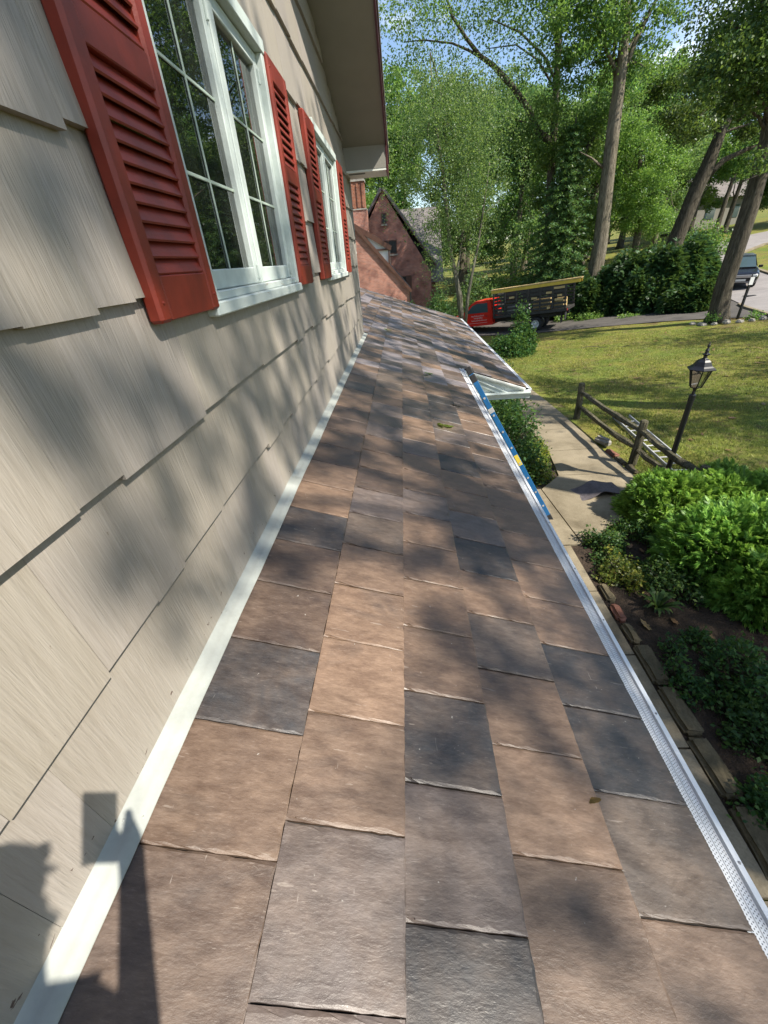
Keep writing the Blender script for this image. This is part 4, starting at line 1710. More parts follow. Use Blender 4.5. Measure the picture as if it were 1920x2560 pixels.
YGB = 39.0
ap_ = Vector(at(955, 476, YGB))
er = Vector(at(1090, 664, YGB))
el_ = Vector(at(905, 566, YGB))
el_ = Vector((2 * ap_.x - er.x, YGB, er.z))
wr = Vector(at(1078, 690, YGB))
m = MB()
m.extrude([(wr.x, YGB, -6), (wr.x, YGB, wr.z + .3), (ap_.x, YGB, ap_.z), (2 * ap_.x - wr.x, YGB, wr.z + .3), (2 * ap_.x - wr.x, YGB, -6)], (0, 7, 0))
bp(m, 'wall', 'brick')
# roof of the gable with dark rake trim
m = MB()
for sgn in (1, -1):
    e = Vector((ap_.x + sgn * (er.x - ap_.x), YGB, er.z))
    d = (e - ap_)
    nn = Vector((-d.z * sgn, 0, d.x * sgn)).normalized()
    m.extrude([ap_ + Vector((0, -.12, .05)) + nn * .02, e + Vector((0, -.12, .05)) + nn * .02, e + nn * .16 + Vector((0, -.12, .05)), ap_ + nn * .16 + Vector((0, -.12, .12))], (0, 7.5, 0))
bp(m, 'gable_roof', 'broof')
m = MB()
for sgn in (1, -1):
    e = Vector((ap_.x + sgn * (er.x - ap_.x), YGB - .16, er.z))
    m.beam(ap_ + Vector((0, -.16, .05)), e, .06, .14, 0, 0, up=(0, 1, 0))
bp(m, 'rake_trim', 'timber')
# main roof behind
rz_ = at(1000, 524, 44)[2]
m = MB()
x0_, x1_ = at(905, 600, 44)[0] - 6, at(1098, 640, 44)[0] + 2.2
m.extrude([(x0_, 44, rz_), (x0_, 39.4, rz_ - 5.2), (x0_, 39.4, rz_ - 5.5), (x0_, 44, rz_ - .3), (x0_, 48.6, rz_ - 5.5), (x0_, 48.6, rz_ - 5.2)], (x1_ - x0_ - 2.2, 0, 0))
bp(m, 'main_roof', 'broof')
m = MB()
m.box((x0_ + .3, 40.2, -6), (x1_ - 2.8, 48, rz_ - 4.9))
bp(m, 'main_wall', 'brick')
# nearer wing on the left with its sloping parapet
YW = 34.0
r0, r1 = Vector(at(880, 563, YW)), Vector(at(1024, 727, YW))
sl = (r1.z - r0.z) / (r1.x - r0.x)
lx0 = r0.x - 3
m = MB()
m.extrude([(lx0, YW, -6), (r1.x, YW, -6), (r1.x, YW, r1.z), (lx0, YW, r1.z + sl * (lx0 - r1.x))], (0, 6, 0))
bp(m, 'wing_wall', 'brick')
m = MB()
m.beam((lx0, YW - .08, r1.z + sl * (lx0 - r1.x) + .05), (r1.x + .15, YW - .08, r1.z - .05), .2, .13, 0, 0, up=(0, 1, 0))
bp(m, 'wing_rake_trim', 'timber')
m = MB()
m.extrude([(lx0, YW + .1, r1.z + sl * (lx0 - r1.x)), (r1.x + .1, YW + .1, r1.z - .1), (r1.x + .1, YW + .1, r1.z + .06), (lx0, YW + .1, r1.z + sl * (lx0 - r1.x) + .16)], (0, 6, 0))
bp(m, 'wing_roof', 'broof')
# dormer cheek: white plaster panels in dark timber
YD = YW + .45
c1, c2, c3 = Vector(at(884, 566, YD)), Vector(at(973, 622, YD)), Vector(at(974, 676, YD))
m = MB()
m.extrude([c1, c2, c3 + Vector((0, 0, -.2)), c1 + Vector((0, 0, -.6))], (0, 2.2, 0))
dm = bp(m, 'dormer', 'stucco')
m = MB()
m.beam(c1 + Vector((-.3, -.12, .2)), c2 + Vector((.12, -.12, .02)), .3, .16, 0, 0, up=(0, 1, 0))
ca, cb = Vector(at(932, 626, YD)), Vector(at(978, 622, YD))
m.beam(ca + Vector((-.1, -.05, 0)), cb + Vector((0, -.05, 0)), .1, .17, 0, 0, up=(0, 1, 0))
m.beam(c2 + Vector((-.02, -.05, 0)), c3 + Vector((-.02, -.05, -.3)), .1, .16, 0, 0, up=(0, 1, 0))
m.build('timber_frame', 'timber', dm)
# chimney
YH = 36.5
h0, h1, hb_, hm = Vector(at(868, 452, YH)), Vector(at(908, 452, YH)), Vector(at(915, 582, YH)), Vector(at(912, 523, YH))
hw = h1.x - h0.x
m = MB()
m.box((h1.x - hw - .5, YH, hm.z + .06), (h1.x, YH + 1.2, h1.z))
for k in range(4):
    x = h1.x - .05 - k * hw * .32
    m.box((x - .12, YH - .07, hm.z + .12), (x, YH, h1.z - .12))
chm = bp(m, 'chimney', 'brick2')
m = MB()
m.box((h1.x - hw - .6, YH - .1, hm.z - .02), (h1.x + .1, YH + 1.3, hm.z + .06))
m.build('chimney_band', 'rock', chm)
m = MB()
m.box((h1.x - hw - .55, YH - .08, h1.z), (h1.x + .06, YH + 1.25, h1.z + .12))
m.build('chimney_cap', 'rock', chm)
m = MB()
m.box((h1.x - hw - .5, YH - .05, hb_.z - 3), (hm.x + .12, YH + 1.3, hm.z - .02))
m.build('chimney_base', 'brick', chm)


def bwin(u0, v0, u1, v1, Y, nm, mull):
    a, b_ = Vector(at(u0, v1, Y)), Vector(at(u1, v0, Y))
    zt = at((u0 + u1) / 2, v0, Y)[2]
    zb_ = at((u0 + u1) / 2, v1, Y)[2]
    x0_, x1_ = a.x, b_.x
    f = MB()
    t = .07
    f.box((x0_, Y - .06, zb_), (x0_ + t, Y + .03, zt))
    f.box((x1_ - t, Y - .06, zb_), (x1_, Y + .03, zt))
    f.box((x0_ + t, Y - .06, zt - t), (x1_ - t, Y + .03, zt))
    f.box((x0_ + t, Y - .06, zb_), (x1_ - t, Y + .03, zb_ + t))
    if mull:
        f.box(((x0_ + x1_) / 2 - .05, Y - .06, zb_ + t), ((x0_ + x1_) / 2 + .05, Y + .03, zt - t))
    o = bp(f, 'window', 'timber')
    g = MB()
    g.box((x0_ + t * .6, Y - .02, zb_ + t * .6), (x1_ - t * .6, Y + .01, zt - t * .6))
    g.build('pane', 'darkpane', o)
    s = MB()
    s.box((x0_ - .05, Y - .12, zb_ - .12), (x1_ + .05, Y + .02, zb_ - .002))
    s.build('sill', 'rock', o)
    return o


bwin(954, 533, 965, 560, YGB, 'window', False)
bwin(950, 601, 992, 636, YGB, 'window', True)
bwin(993, 690, 1017, 722, YGB, 'window', True)
m = MB()
a, b_ = Vector(at(1018, 728, YGB)), Vector(at(1029, 688, YGB))
m.box((a.x, YGB - .07, a.z), (b_.x, YGB - .001, b_.z))
bp(m, 'wooden_shutter', 'timber')
m = MB()
a = Vector(at(1026, 730, YW))
m.tube([(a.x, YW - .1, a.z), (a.x, YW - .1, -5.5)], .06, 8)
m.beam((a.x, YW - .12, a.z + .02), (a.x, YW + 3, a.z + .02), .13, .12)
bp(m, 'downspout', 'black')
m = MB()
a = Vector(at(889, 632, YW))
m.tube([(a.x, YW - .05, a.z), (a.x + .05, YW - .05, a.z - 1), (a.x + .1, YW - .05, -5.5)], .03, 6)
m.box((a.x - .1, YW - .25, a.z - .08), (a.x + .1, YW - .01, a.z + .06), c=.02)
bp(m, 'wall_lamp', 'plate')

# ------------------------------------------------------------------ trees
def limb_path(a, b, sag=.12, n=5):
    a, b = Vector(a), Vector(b)
    L = (b - a).length
    out = []
    for i in range(n + 1):
        t = i / n
        p = a.lerp(b, t)
        p.z += sag * L * math.sin(math.pi * t)
        if 0 < i < n:
            p += Vector((random.gauss(0, 1), random.gauss(0, 1), random.gauss(0, 1))) * .02 * L
        out.append(p)
    return out


def tree(name, label, cat, path, rad, blobs, nleaf, lsize, leafm, barkm='bark_oak', group=None, limbs=None, limb_to=None, up=.3, sub=26, tight=.165, extra=None, aspect=.62, limb_r=.22):
    """path: trunk points in world space; blobs: crown volumes in world space"""
    base = Vector(path[0])
    root = empty(name, base, label=label, cat=cat, group=group)
    m = MB()
    P = [Vector(p) - base for p in path]
    rr_ = list(rad)
    PP = list(P)
    if rad[0] > .25:
        d0 = (P[1] - P[0]).normalized()
        PP = [P[0], P[0] + d0 * .35, P[0] + d0 * .8] + P[1:]
        rr_ = [rad[0] * 1.45, rad[0] * 1.14, rad[0]] + list(rad[1:])
    m.tube(PP, rr_, 18, 0, True, .05)
    for lp, lr in (limbs or []):
        q = [Vector(p) - base for p in lp]
        m.tube(q, [lr * (1 - .75 * i / (len(q) - 1)) for i in range(len(q))], 8, 0, True, .03)
    for b in blobs:
        c = Vector(b[:3]) - base
        k = random.randint(max(1, len(P) // 2), len(P) - 1)
        if limb_to is not False:
            lr = rad[k] * limb_r + .02
            q = limb_path(P[k], c, .06)
            m.tube(q, [lr * (1 - .8 * i / (len(q) - 1)) for i in range(len(q))], 6, 0, False)
    m.build('trunk', barkm, root, smooth=True)
    nleaf, lsize = int(nleaf * (1.7 if nleaf > 3000 else 1)), lsize * (.76 if nleaf > 3000 else 1)
    C = clump_points(blobs, nleaf, sub, tight)
    if extra is not None:
        C = np.concatenate([C, extra])
    C = C - np.array(base)
    quads_mesh('crown', leaves(C, lsize, aspect, up), leafm, root)
    return root


def gp(x, y):
    return (x, y, float(ter(x, y)) - .05)


def A(u, v, Y, r=None):
    p = at(u, v, Y)
    return (*p, r) if r is not None else p


# T1 tall straight trunk behind the yew hedge
Y1 = 32.5
pb1 = at(1483, 690, Y1)
tree('oak_tree', 'tall oak with straight pale trunk rising behind the dark yew hedge', 'tree',
     [gp(pb1[0], Y1), A(1500, 610, Y1), A(1520, 440, Y1), A(1540, 270, Y1), A(1556, 150, Y1), A(1565, 40, Y1), A(1560, -120, Y1)], [.52, .44, .38, .34, .27, .22, .15],
     [A(1530, -40, Y1, 3.2), A(1440, 60, Y1 - 1, 2.4), A(1625, 20, Y1, 2.0), A(1400, -120, Y1, 3), A(1520, -220, Y1, 3.5), A(1620, 170, Y1 + 1, 1.9), A(1450, 170, Y1 + 1, 1.7), A(1480, 300, Y1 + 2, 1.3)],
     24000, .20, 'leaf_oak', limbs=[([A(1548, 210, Y1), A(1590, 100, Y1), A(1640, 0, Y1), A(1690, -90, Y1)], .16), ([A(1545, 190, Y1), A(1500, 90, Y1), A(1480, -20, Y1)], .12), ([A(1508, 420, Y1), A(1478, 395, Y1), A(1450, 380, Y1 - .5)], .09)])
# T2 leaning forked trunk
Y2 = 34.0
pb2 = at(1660, 690, Y2)
tree('oak_tree', 'dark forked oak leaning right behind the end of the yew hedge', 'tree',
     [gp(pb2[0], Y2), A(1682, 620, Y2), A(1735, 490, Y2), A(1765, 425, Y2), A(1800, 335, Y2), A(1842, 240, Y2), A(1890, 150, Y2), A(1940, 40, Y2)], [.56, .5, .44, .4, .3, .26, .2, .14],
     [A(1740, 190, Y2, 1.5), A(1690, 250, Y2 - 1, 1.7), A(1860, 110, Y2, 1.8), A(1930, 160, Y2, 2.4), A(1740, 300, Y2 - 2, 1.5), A(1960, 300, Y2, 2)],
     17000, .19, 'leaf_oak_dark', 'bark_dark', limbs=[([A(1755, 455, Y2), A(1810, 400, Y2), A(1870, 372, Y2), A(1940, 350, Y2)], .22), ([A(1790, 360, Y2), A(1786, 310, Y2), A(1800, 250, Y2), A(1790, 215, Y2)], .08),
                                                 ([A(1845, 300, Y2), A(1880, 272, Y2), A(1940, 262, Y2)], .14)])
# T3 nearest big trunk beside the drive
tree('oak_tree', 'nearest thick trunk standing in the rock ring by the drive', 'tree',
     [gp(15.2, 22.25), A(1808, 720, 22.3), A(1838, 630, 22.3), A(1872, 530, 22.4), A(1900, 430, 22.4), A(1922, 330, 22.4), A(1945, 150, 22.4), A(1960, -50, 22.4)], [.40, .36, .34, .32, .30, .27, .22, .15],
     [A(1850, 140, 21, 1.5), A(1900, 60, 21, 1.7), A(1900, 210, 21.5, 1.1), A(1775, 200, 22, .8), A(1840, 260, 22, .7), A(1970, 60, 22, 2.4), A(2060, -40, 22, 3), A(1900, -120, 22, 2.6), A(1910, 400, 21, .6), A(2050, 180, 22, 2)],
     21000, .17, 'leaf_oak_dark', 'bark_dark', limbs=[([A(1915, 430, 22.4), A(1890, 440, 22), A(1850, 455, 21.6)], .05), ([A(1935, 200, 22.4), A(1860, 80, 22), A(1800, 40, 22)], .09)])
# T4 dark twin trunk left of the tall oak
Y4 = 35.0
pb4 = at(1412, 660, Y4)
tree('maple_tree', 'dark crooked maple trunk left of the tall oak, shaded crown', 'tree',
     [gp(pb4[0], Y4), A(1418, 610, Y4), A(1428, 520, Y4), A(1450, 440, Y4), A(1462, 380, Y4), A(1490, 330, Y4)], [.33, .29, .25, .2, .16, .1],
     [A(1420, 400, Y4 + 1.5, 2.1), A(1350, 330, Y4 + 1, 2.0), A(1470, 330, Y4 + 1.5, 2), A(1380, 480, Y4 + 2, 1.6), A(1480, 520, Y4 + 2.5, 1.6)],
     17000, .18, 'leaf_oak', 'bark_dark', limbs=[([A(1432, 520, Y4), A(1415, 450, Y4), A(1405, 400, Y4)], .12), ([A(1425, 560, Y4), A(1450, 545, Y4), A(1480, 535, Y4)], .07)])
# T7 arching limb tree, sparse against the sky
Y7 = 37.0
pb7 = at(1372, 640, Y7)
arch = [A(1345, 330, Y7), A(1320, 270, Y7), A(1280, 215, Y7), A(1235, 165, Y7), A(1200, 140, Y7), A(1165, 95, Y7), A(1130, 40, Y7), A(1110, -30, Y7)]
tree('oak_tree', 'pale-trunked tree with a long arching bare limb against the sky', 'tree',
     [gp(pb7[0], Y7), A(1374, 560, Y7), A(1378, 440, Y7), A(1385, 330, Y7), A(1392, 200, Y7), A(1398, 80, Y7), A(1400, -60, Y7)], [.33, .30, .27, .24, .2, .17, .12],
     [A(1000, 60, Y7, 2.0), A(985, 220, Y7 + 1, 1.7), A(1030, 300, Y7 + 1, 1.4), A(990, -60, Y7, 2.2), A(1180, 60, Y7, 2.1), A(1250, 60, Y7, 2.0), A(1310, 20, Y7, 2.3), A(1390, 100, Y7 + 1, 2.0), A(1080, 60, Y7, 2.2), A(1240, 250, Y7 + 1, 1.8), A(1130, 200, Y7, 1.9), A(1330, 180, Y7 + 1, 1.5), A(1180, 310, Y7 + 1, 1.5), A(1290, -80, Y7, 3), A(1130, -60, Y7, 2.6), A(1040, 150, Y7 + 1, 2), A(1350, 280, Y7 + 2, 1.4)],
     9500, .19, 'leaf_oak', 'bark_dark', limb_to=False, sub=26, tight=.2,
     limbs=[([A(1383, 360, Y7)] + arch, .24), ([A(1205, 145, Y7), A(1170, 125, Y7), A(1130, 108, Y7), A(1060, 100, Y7), A(1010, 105, Y7)], .09), ([A(1395, 215, Y7), A(1360, 140, Y7), A(1300, 80, Y7), A(1220, 45, Y7)], .11),
            ([A(1385, 220, Y7), A(1345, 150, Y7), A(1290, 112, Y7), A(1215, 122, Y7)], .08), ([A(1340, 312, Y7), A(1290, 300, Y7), A(1225, 282, Y7)], .05), ([A(1392, 130, Y7), A(1385, 60, Y7), A(1370, -40, Y7)], .09)])
# T5 birch clump by the garage
Y5 = 25.0
bb = gp(at(1160, 800, Y5)[0], Y5)
strands = []
heads = []
for _ in range(640):
    u = rng.normal(1130, 100)
    v = rng.uniform(120, 640)
    w_ = 1 - abs(v - 480) / 560
    u = 1125 + (u - 1125) * (.55 + .75 * w_)
    if u > 1330 or u < 965 or (u < 1055 and 470 < v < 800 and rng.random() < .93) or (1140 < u < 1260 and v > 590 and rng.random() < .8) or (u > 1215 and v > 430 and rng.random() < .7):
        continue
    Yd = Y5 + rng.uniform(-2.4, 1.6)
    p = np.array(at(u, v, Yd))
    L = rng.uniform(1.0, 2.6)
    k = int(rng.integers(40, 75))
    t = rng.uniform(0, 1, (k, 1))
    dr = np.array([rng.normal(0, .25), rng.normal(0, .25), -1.0])
    strands.append(p + dr * t * L + rng.normal(size=(k, 3)) * .10)
    heads.append(p)
strands = np.concatenate(strands)
tree('birch_tree', 'drooping birch of several thin pale trunks in front of the red truck cab', 'tree',
     [bb, A(1150, 740, Y5), A(1128, 640, Y5), A(1120, 560, Y5), A(1108, 440, Y5), A(1092, 330, Y5), A(1082, 250, Y5), A(1075, 130, Y5)], [.14, .12, .11, .095, .08, .06, .045, .02],
     [A(1090, 330, Y5, 1.2), A(1150, 420, Y5, 1.3), A(1060, 450, Y5, 1.0), A(1200, 500, Y5, 1.2), A(1090, 200, Y5, .9), A(1130, 560, Y5, 1.2)], 7000, .095, 'leaf_birch', 'bark_birch', up=-.1, extra=strands, aspect=.75,
     limbs=[([bb, A(1170, 740, Y5 - .6), A(1185, 660, Y5 - .6), A(1194, 620, Y5 - .6), A(1212, 500, Y5 - .4), A(1225, 400, Y5)], .10), ([A(1122, 620, Y5), A(1180, 560, Y5 + .6), A(1250, 500, Y5 + 1)], .05),
            ([A(1112, 480, Y5), A(1060, 420, Y5), A(1010, 400, Y5)], .04), ([bb, A(1140, 700, Y5 + .8), A(1160, 560, Y5 + .9), A(1172, 420, Y5 + 1)], .09)])
# lower birch boughs screening the brick house
# T6 spruce behind the truck
Y6 = 33.5
sp_b = gp(at(1385, 715, Y6)[0], Y6)
root = empty('spruce_tree', sp_b, label='dark layered spruce with drooping boughs behind the truck bed', cat='tree')
zt = at(1370, 290, Y6)[2] - sp_b[2]
m = MB()
m.tube([(0, 0, 0), (.0, 0, zt * .5), (0, 0, zt)], [.22, .14, .02], 9)
C = []
for i in range(30):
    f = .06 + .92 * i / 30
    z = zt * f
    Lb_ = 2.9 * (1 - f) ** .8 + .25
    nb = 9
    for k in range(nb):
        a = 2 * math.pi * (k + .37 * i) / nb + random.uniform(-.2, .2)
        Lk = Lb_ * random.uniform(.7, 1.1)
        d = np.array([math.cos(a), math.sin(a), 0])
        tip = d * Lk + np.array([0, 0, z - .35 * Lk])
        m.tube([(0, 0, z), tuple(tip * .5 + np.array([0, 0, z * .5 - .0])), tuple(tip)], [.035, .02, .008], 4, 0, False)
        nn_ = int(95 * Lk)
        t = rng.uniform(.15, 1.03, (nn_, 1))
        s = np.array([-math.sin(a), math.cos(a), 0])
        off = rng.uniform(-1, 1, (nn_, 1)) * .30 * Lk * (1.1 - t) ** .6
        C.append(np.array([0, 0, z]) + (tip - np.array([0, 0, z])) * t + s * off + rng.normal(size=(nn_, 3)) * .05 - np.array([0, 0, 1]) * np.abs(off) * .25)
m.build('trunk', 'bark_dark', root)
C = np.concatenate(C)
quads_mesh('crown', leaves(C, .22, .30, .8), 'leaf_spruce', root)
# T8 sunlit maple beyond
Y8 = 41.0
pb8 = at(1590, 640, Y8)
tree('maple_tree', 'bright sunlit maple between the tall oak and the leaning oak', 'tree',
     [gp(pb8[0], Y8), A(1595, 580, Y8), A(1600, 480, Y8), A(1600, 350, Y8)], [.3, .26, .2, .1],
     [A(1560, 420, Y8, 1.9), A(1620, 470, Y8 - 1, 1.8), A(1590, 540, Y8 - 1, 1.6), A(1640, 560, Y8 - 1, 1.3), A(1560, 500, Y8, 1.5), A(1600, 350, Y8, 2.1), A(1670, 400, Y8, 1.7), A(1530, 340, Y8 + 1, 1.8)],
     22000, .17, 'leaf_maple', up=.55)
# background crowns: three kinds, then copies
protos = []
for kind, (lm, bk, lab) in enumerate((('leaf_maple', 'bark_oak', 'bright green bushy tree far beyond'), ('leaf_oak', 'bark_dark', 'dark green spreading tree far beyond'), ('leaf_birch', 'bark_oak', 'grey-green feathery tree far beyond'))):
    bl_ = []
    for _ in range(13):
        a = random.uniform(0, 6.28)
        rr = random.uniform(0, 3.4)
        bl_.append((rr * math.cos(a), rr * math.sin(a), random.uniform(4.5, 13.5), random.uniform(1.5, 2.5)))
    for _ in range(4):
        a = random.uniform(0, 6.28)
        bl_.append((2.8 * math.cos(a), 2.8 * math.sin(a), random.uniform(2.6, 4.5), 1.5))
    r_ = tree('background_tree', lab, 'tree', [(0, 0, 0), (.1, 0, 3), (0, .15, 7), (.1, .1, 12)], [.34, .27, .2, .06], bl_, 21000, .26, lm, bk, 'trees in the background')
    protos.append(r_)
bgt = [(-5.5, 55, 0, 1.25, 'bright crown right behind the tall brick chimney'), (.5, 58, 0, 1.3, 'bright crown above the ridge of the brick gable'), (6.5, 52, 2, 1.15, 'feathery tree behind the birch, right of the brick house'),
       (10.5, 45, 2, 1.0, 'feathery grey-green tree behind the spruce'), (14, 55, 0, 1.05, 'bushy bright tree seen behind the spruce top'), (9, 66, 1, 1.3, 'dark spreading tree far behind the birch top'),
       (17.5, 47, 1, .95, 'dark tree behind the tall oak trunk'), (21.5, 57, 0, 1.1, 'bright tree between the two oak trunks, far off'), (25, 49, 2, .8, 'feathery tree beside the road bend behind the leaning oak'),
       (27.5, 62, 1, 1.1, 'dark tree across the road behind the leaning oak'), (34, 60, 0, .95, 'bright tree on the far verge beyond the road bend'), (39, 58, 1, 1.0, 'dark tree on the far verge above the dark car'),
       (45, 60, 2, 1.1, 'feathery tree on the far verge at the right edge'), (52, 52, 1, 1.2, 'dark tree beyond the far lawn at the right edge'), (31, 75, 2, 1.4, 'tall feathery tree far behind the road bend'), (18, 78, 1, 1.45, 'tall dark tree furthest behind the tall oak'),
       (-1, 78, 1, 1.4, 'tall dark tree furthest behind the brick house'), (44, 76, 0, 1.4, 'tall bright tree furthest beyond the far lawn')]
used = [False] * 3
for i, (x, y, k, s, lb) in enumerate(bgt):
    if not used[k]:
        r_ = protos[k]
        r_.location = gp(x, y)
        r_.rotation_euler = (0, 0, random.uniform(0, 6.28))
        r_.scale = (s, s, s)
        r_['label'] = lb
        used[k] = True
    else:
        copy_thing(protos[k], gp(x, y), random.uniform(0, 6.28), s, lb)
# slim far trunks on the verge
for i, (x, y, lb) in enumerate(((31.5, 55.0, 'slim dark trunk on the verge, left of the three beyond the road'), (33.8, 54.2, 'slim dark trunk on the verge, middle of the three beyond the road'), (36.2, 56.5, 'slim dark trunk on the verge, right of the three beyond the road'))):
    b_ = gp(x, y)
    tree('slim_tree', lb, 'tree', [b_, (x + .1, y, b_[2] + 3), (x + .3, y, b_[2] + 7)], [.26, .2, .12], [(x, y, b_[2] + 7.5, 1.9), (x + 1.2, y, b_[2] + 6, 1.5), (x - 1, y + .5, b_[2] + 6.2, 1.5)], 3600, .26, 'leaf_oak', 'bark_dark', 'slim trees across the road')
# far pale house behind the trunks
fh = empty('far_house', gp(41, 71), label='pale house glimpsed between trunks far across the road', cat='house')
m = MB()
m.box((-5, -3, 0), (5, 3, 3.4))
m.build('wall', 'soffit', fh)
m = MB()
m.extrude([(-5.4, -3.5, 3.35), (-5.4, 3.5, 3.35), (-5.4, 0, 5.8)], (10.8, 0, 0))
m.build('roof', 'broof', fh)
for x in (-3, 0, 3):
    m = MB()
    m.box((x - .6, -3.04, 1.1), (x + .6, -2.99, 2.5))
    m.build('window', 'carglass', fh)

# trees out in the yard on the sunny side: they shade the roof, wall and lawn and fill the window reflections
for i, (x, y, hz, rr, nl, nb, lb) in enumerate(((9.4, -2.6, 11.4, 3.2, 4100, 0, 'yard oak out of frame shading the near roof'), (9.6, 3.2, 11.5, 3.4, 4300, 0, 'yard oak out of frame shading the middle of the roof'),
                                            (10.6, 9.2, 12.5, 3.4, 2200, 0, 'yard oak out of frame shading the far roof'), (13.0, -4.3, 9.0, 3.0, 8500, 12, 'yard maple out of frame shading the garden bed'),
                                            (17.0, 5.5, 9.0, 4.8, 10000, 0, 'yard maple out of frame shading the middle of the lawn'), (25.5, 11.5, 9.0, 5.0, 9200, 0, 'yard maple out of frame shading the far lawn'), (22, -1.0, 11, 5, 8000, 12, 'yard maple out of frame behind the sunny side'))):
    b_ = gp(x, y)
    bl_ = []
    ex = None
    for _ in range(nb):
        a = random.uniform(0, 6.28)
        q = rr * math.sqrt(random.uniform(0, 1))
        bl_.append((x + q * math.cos(a), y + q * math.sin(a), hz + random.uniform(-.45, .5) * rr, random.uniform(.28, .42) * rr))
    if not nb:
        # open crown: loose sprays of leaves spread through the whole volume
        big = nl > 9000
        k = nl // (150 if big else 42)
        cen = unit(rng.normal(size=(k, 3))) * (rng.uniform(0, 1, (k, 1)) ** .42) * np.array([rr * 1.1, rr * 1.15, rr * .6]) + np.array([x, y, hz])
        # crown cleared along the sun line to light the wall foot by the photographer
        w0 = cen - np.array([X0, .32, -1.0])
        sd = np.array(SUN)
        off = np.linalg.norm(w0 - (w0 @ sd)[:, None] * sd, axis=1)
        cen = cen[off > .85]
        k = len(cen)
        pk = rng.integers(0, k, nl)
        ex = cen[pk] + rng.normal(size=(nl, 3)) * rng.uniform(*((.25, .55) if big else (.10, .27)), (k, 1))[pk]
        for _ in range(5):
            a = random.uniform(0, 6.28)
            bl_.append((x + 1.9 * math.cos(a), y + 1.9 * math.sin(a), hz + random.uniform(-.8, .8), .35))
    tree('yard_tree', lb, 'tree', [b_, (x, y, b_[2] + 4), (x + .2, y, hz - 2), (x, y, hz)], [.42, .33, .26, .1], bl_, nl if nb else 260, .17, 'leaf_oak' if i < 3 else 'leaf_maple', 'bark_oak', 'trees standing out of frame', sub=16, tight=.26, extra=ex)


# ------------------------------------------------------------------ shrubs
def fronds(C, N, size, n_leaf=7, spread=1.1, width=.16):
    """fan-shaped sprays: n_leaf narrow quads from each point, growing along N"""
    n = len(C)
    t = rng.normal(size=(n, 3))
    t = unit(t - N * (t * N).sum(1, keepdims=True))
    out = []
    S = size * rng.uniform(.65, 1.25, (n, 1))
    b = np.cross(N, t)
    for k in range(n_leaf):
        a = (k / (n_leaf - 1) - .5) * spread * 2
        d = unit(N * math.cos(a) + t * math.sin(a) + b * rng.normal(0, .12, (n, 1)))
        s = np.cross(d, b)
        L = S * (1 - .45 * abs(a) / spread)
        st = C + N * S * (.25 * (1 - abs(a)))
        tipp = st + d * L
        tipp[:, 2] -= .18 * L[:, 0]
        midp = st + d * L * .55
        W = L * width
        out.append(np.stack([st, midp + s * W, tipp, midp - s * W], 1))
    return np.stack(out, 1).reshape(-1, 3)


def mound(cx, cy, zb, rx, ry, h, n, bumps=6, amp=.2, seed=0, low=.0):
    """points and outward normals over a lumpy mound"""
    g = np.random.default_rng(seed)
    d = unit(g.normal(size=(n, 3)))
    d[:, 2] = np.abs(d[:, 2]) * (1 - low) + low * d[:, 2]
    bd = unit(g.normal(size=(bumps, 3)))
    k = (d @ bd.T).max(1, keepdims=True)
    r = (1 - amp + amp * 1.6 * np.clip(k, 0, 1) ** 3) * g.uniform(.72, 1.02, (n, 1))
    P = d * r * np.array([rx, ry, h]) + np.array([cx, cy, zb])
    N = unit(d / np.array([rx, ry, h]) * min(rx, h) + g.normal(size=(n, 3)) * .35)
    return P, N


def shrub(name, label, cat, lobes, n, size, leafm, group=None, kind='frond', up=.25, n_leaf=7, spread=.9, width=.14, core=True, stem='bark_dark'):
    """lobes: (x, y, rx, ry, h[, z above ground])"""
    x0, y0 = lobes[0][:2]
    base = (x0, y0, float(ter(x0, y0)))
    root = empty(name, base, label=label, cat=cat, group=group)
    V = []
    tot = sum(l[2] * l[3] for l in lobes)
    for i, l in enumerate(lobes):
        zz = l[5] if len(l) > 5 else 0
        P, N = mound(l[0] - x0, l[1] - y0, zz, l[2], l[3], l[4], int(n * l[2] * l[3] / tot), 9, .25, i * 13 + int(n) % 97)
        if kind == 'frond':
            N = unit(N * np.array([1, 1, .35 if name == 'yew_bush' else 1]) + np.array([0, 0, up]))
            V.append(fronds(P - N * size * .35, N, size, n_leaf, spread, width))
        else:
            V.append(leaves(P + rng.normal(size=P.shape) * size * .9, size, .6, up, .6))
    quads_mesh('foliage', np.concatenate(V), leafm, root)
    m = MB()
    for l in lobes:
        for k in range(7):
            a = random.uniform(0, 6.28)
            zz = l[5] if len(l) > 5 else 0
            q = Vector((l[0] - x0, l[1] - y0, -.02 if zz < .3 else zz - .3))
            m.tube(([Vector((0, 0, -.02))] if name == 'leafy_plant' else []) + [q + Vector((random.uniform(-.1, .1) * l[2], random.uniform(-.1, .1) * l[3], 0)), q + Vector((math.cos(a) * l[2] * .45, math.sin(a) * l[3] * .45, l[4] * .45)), q + Vector((math.cos(a) * l[2] * .8, math.sin(a) * l[3] * .8, l[4] * .62 + zz * .3))], [.02, .02, .013, .005][-(4 if name == 'leafy_plant' else 3):], 5, 0, False)
    m.build('stem', stem, root)
    return root


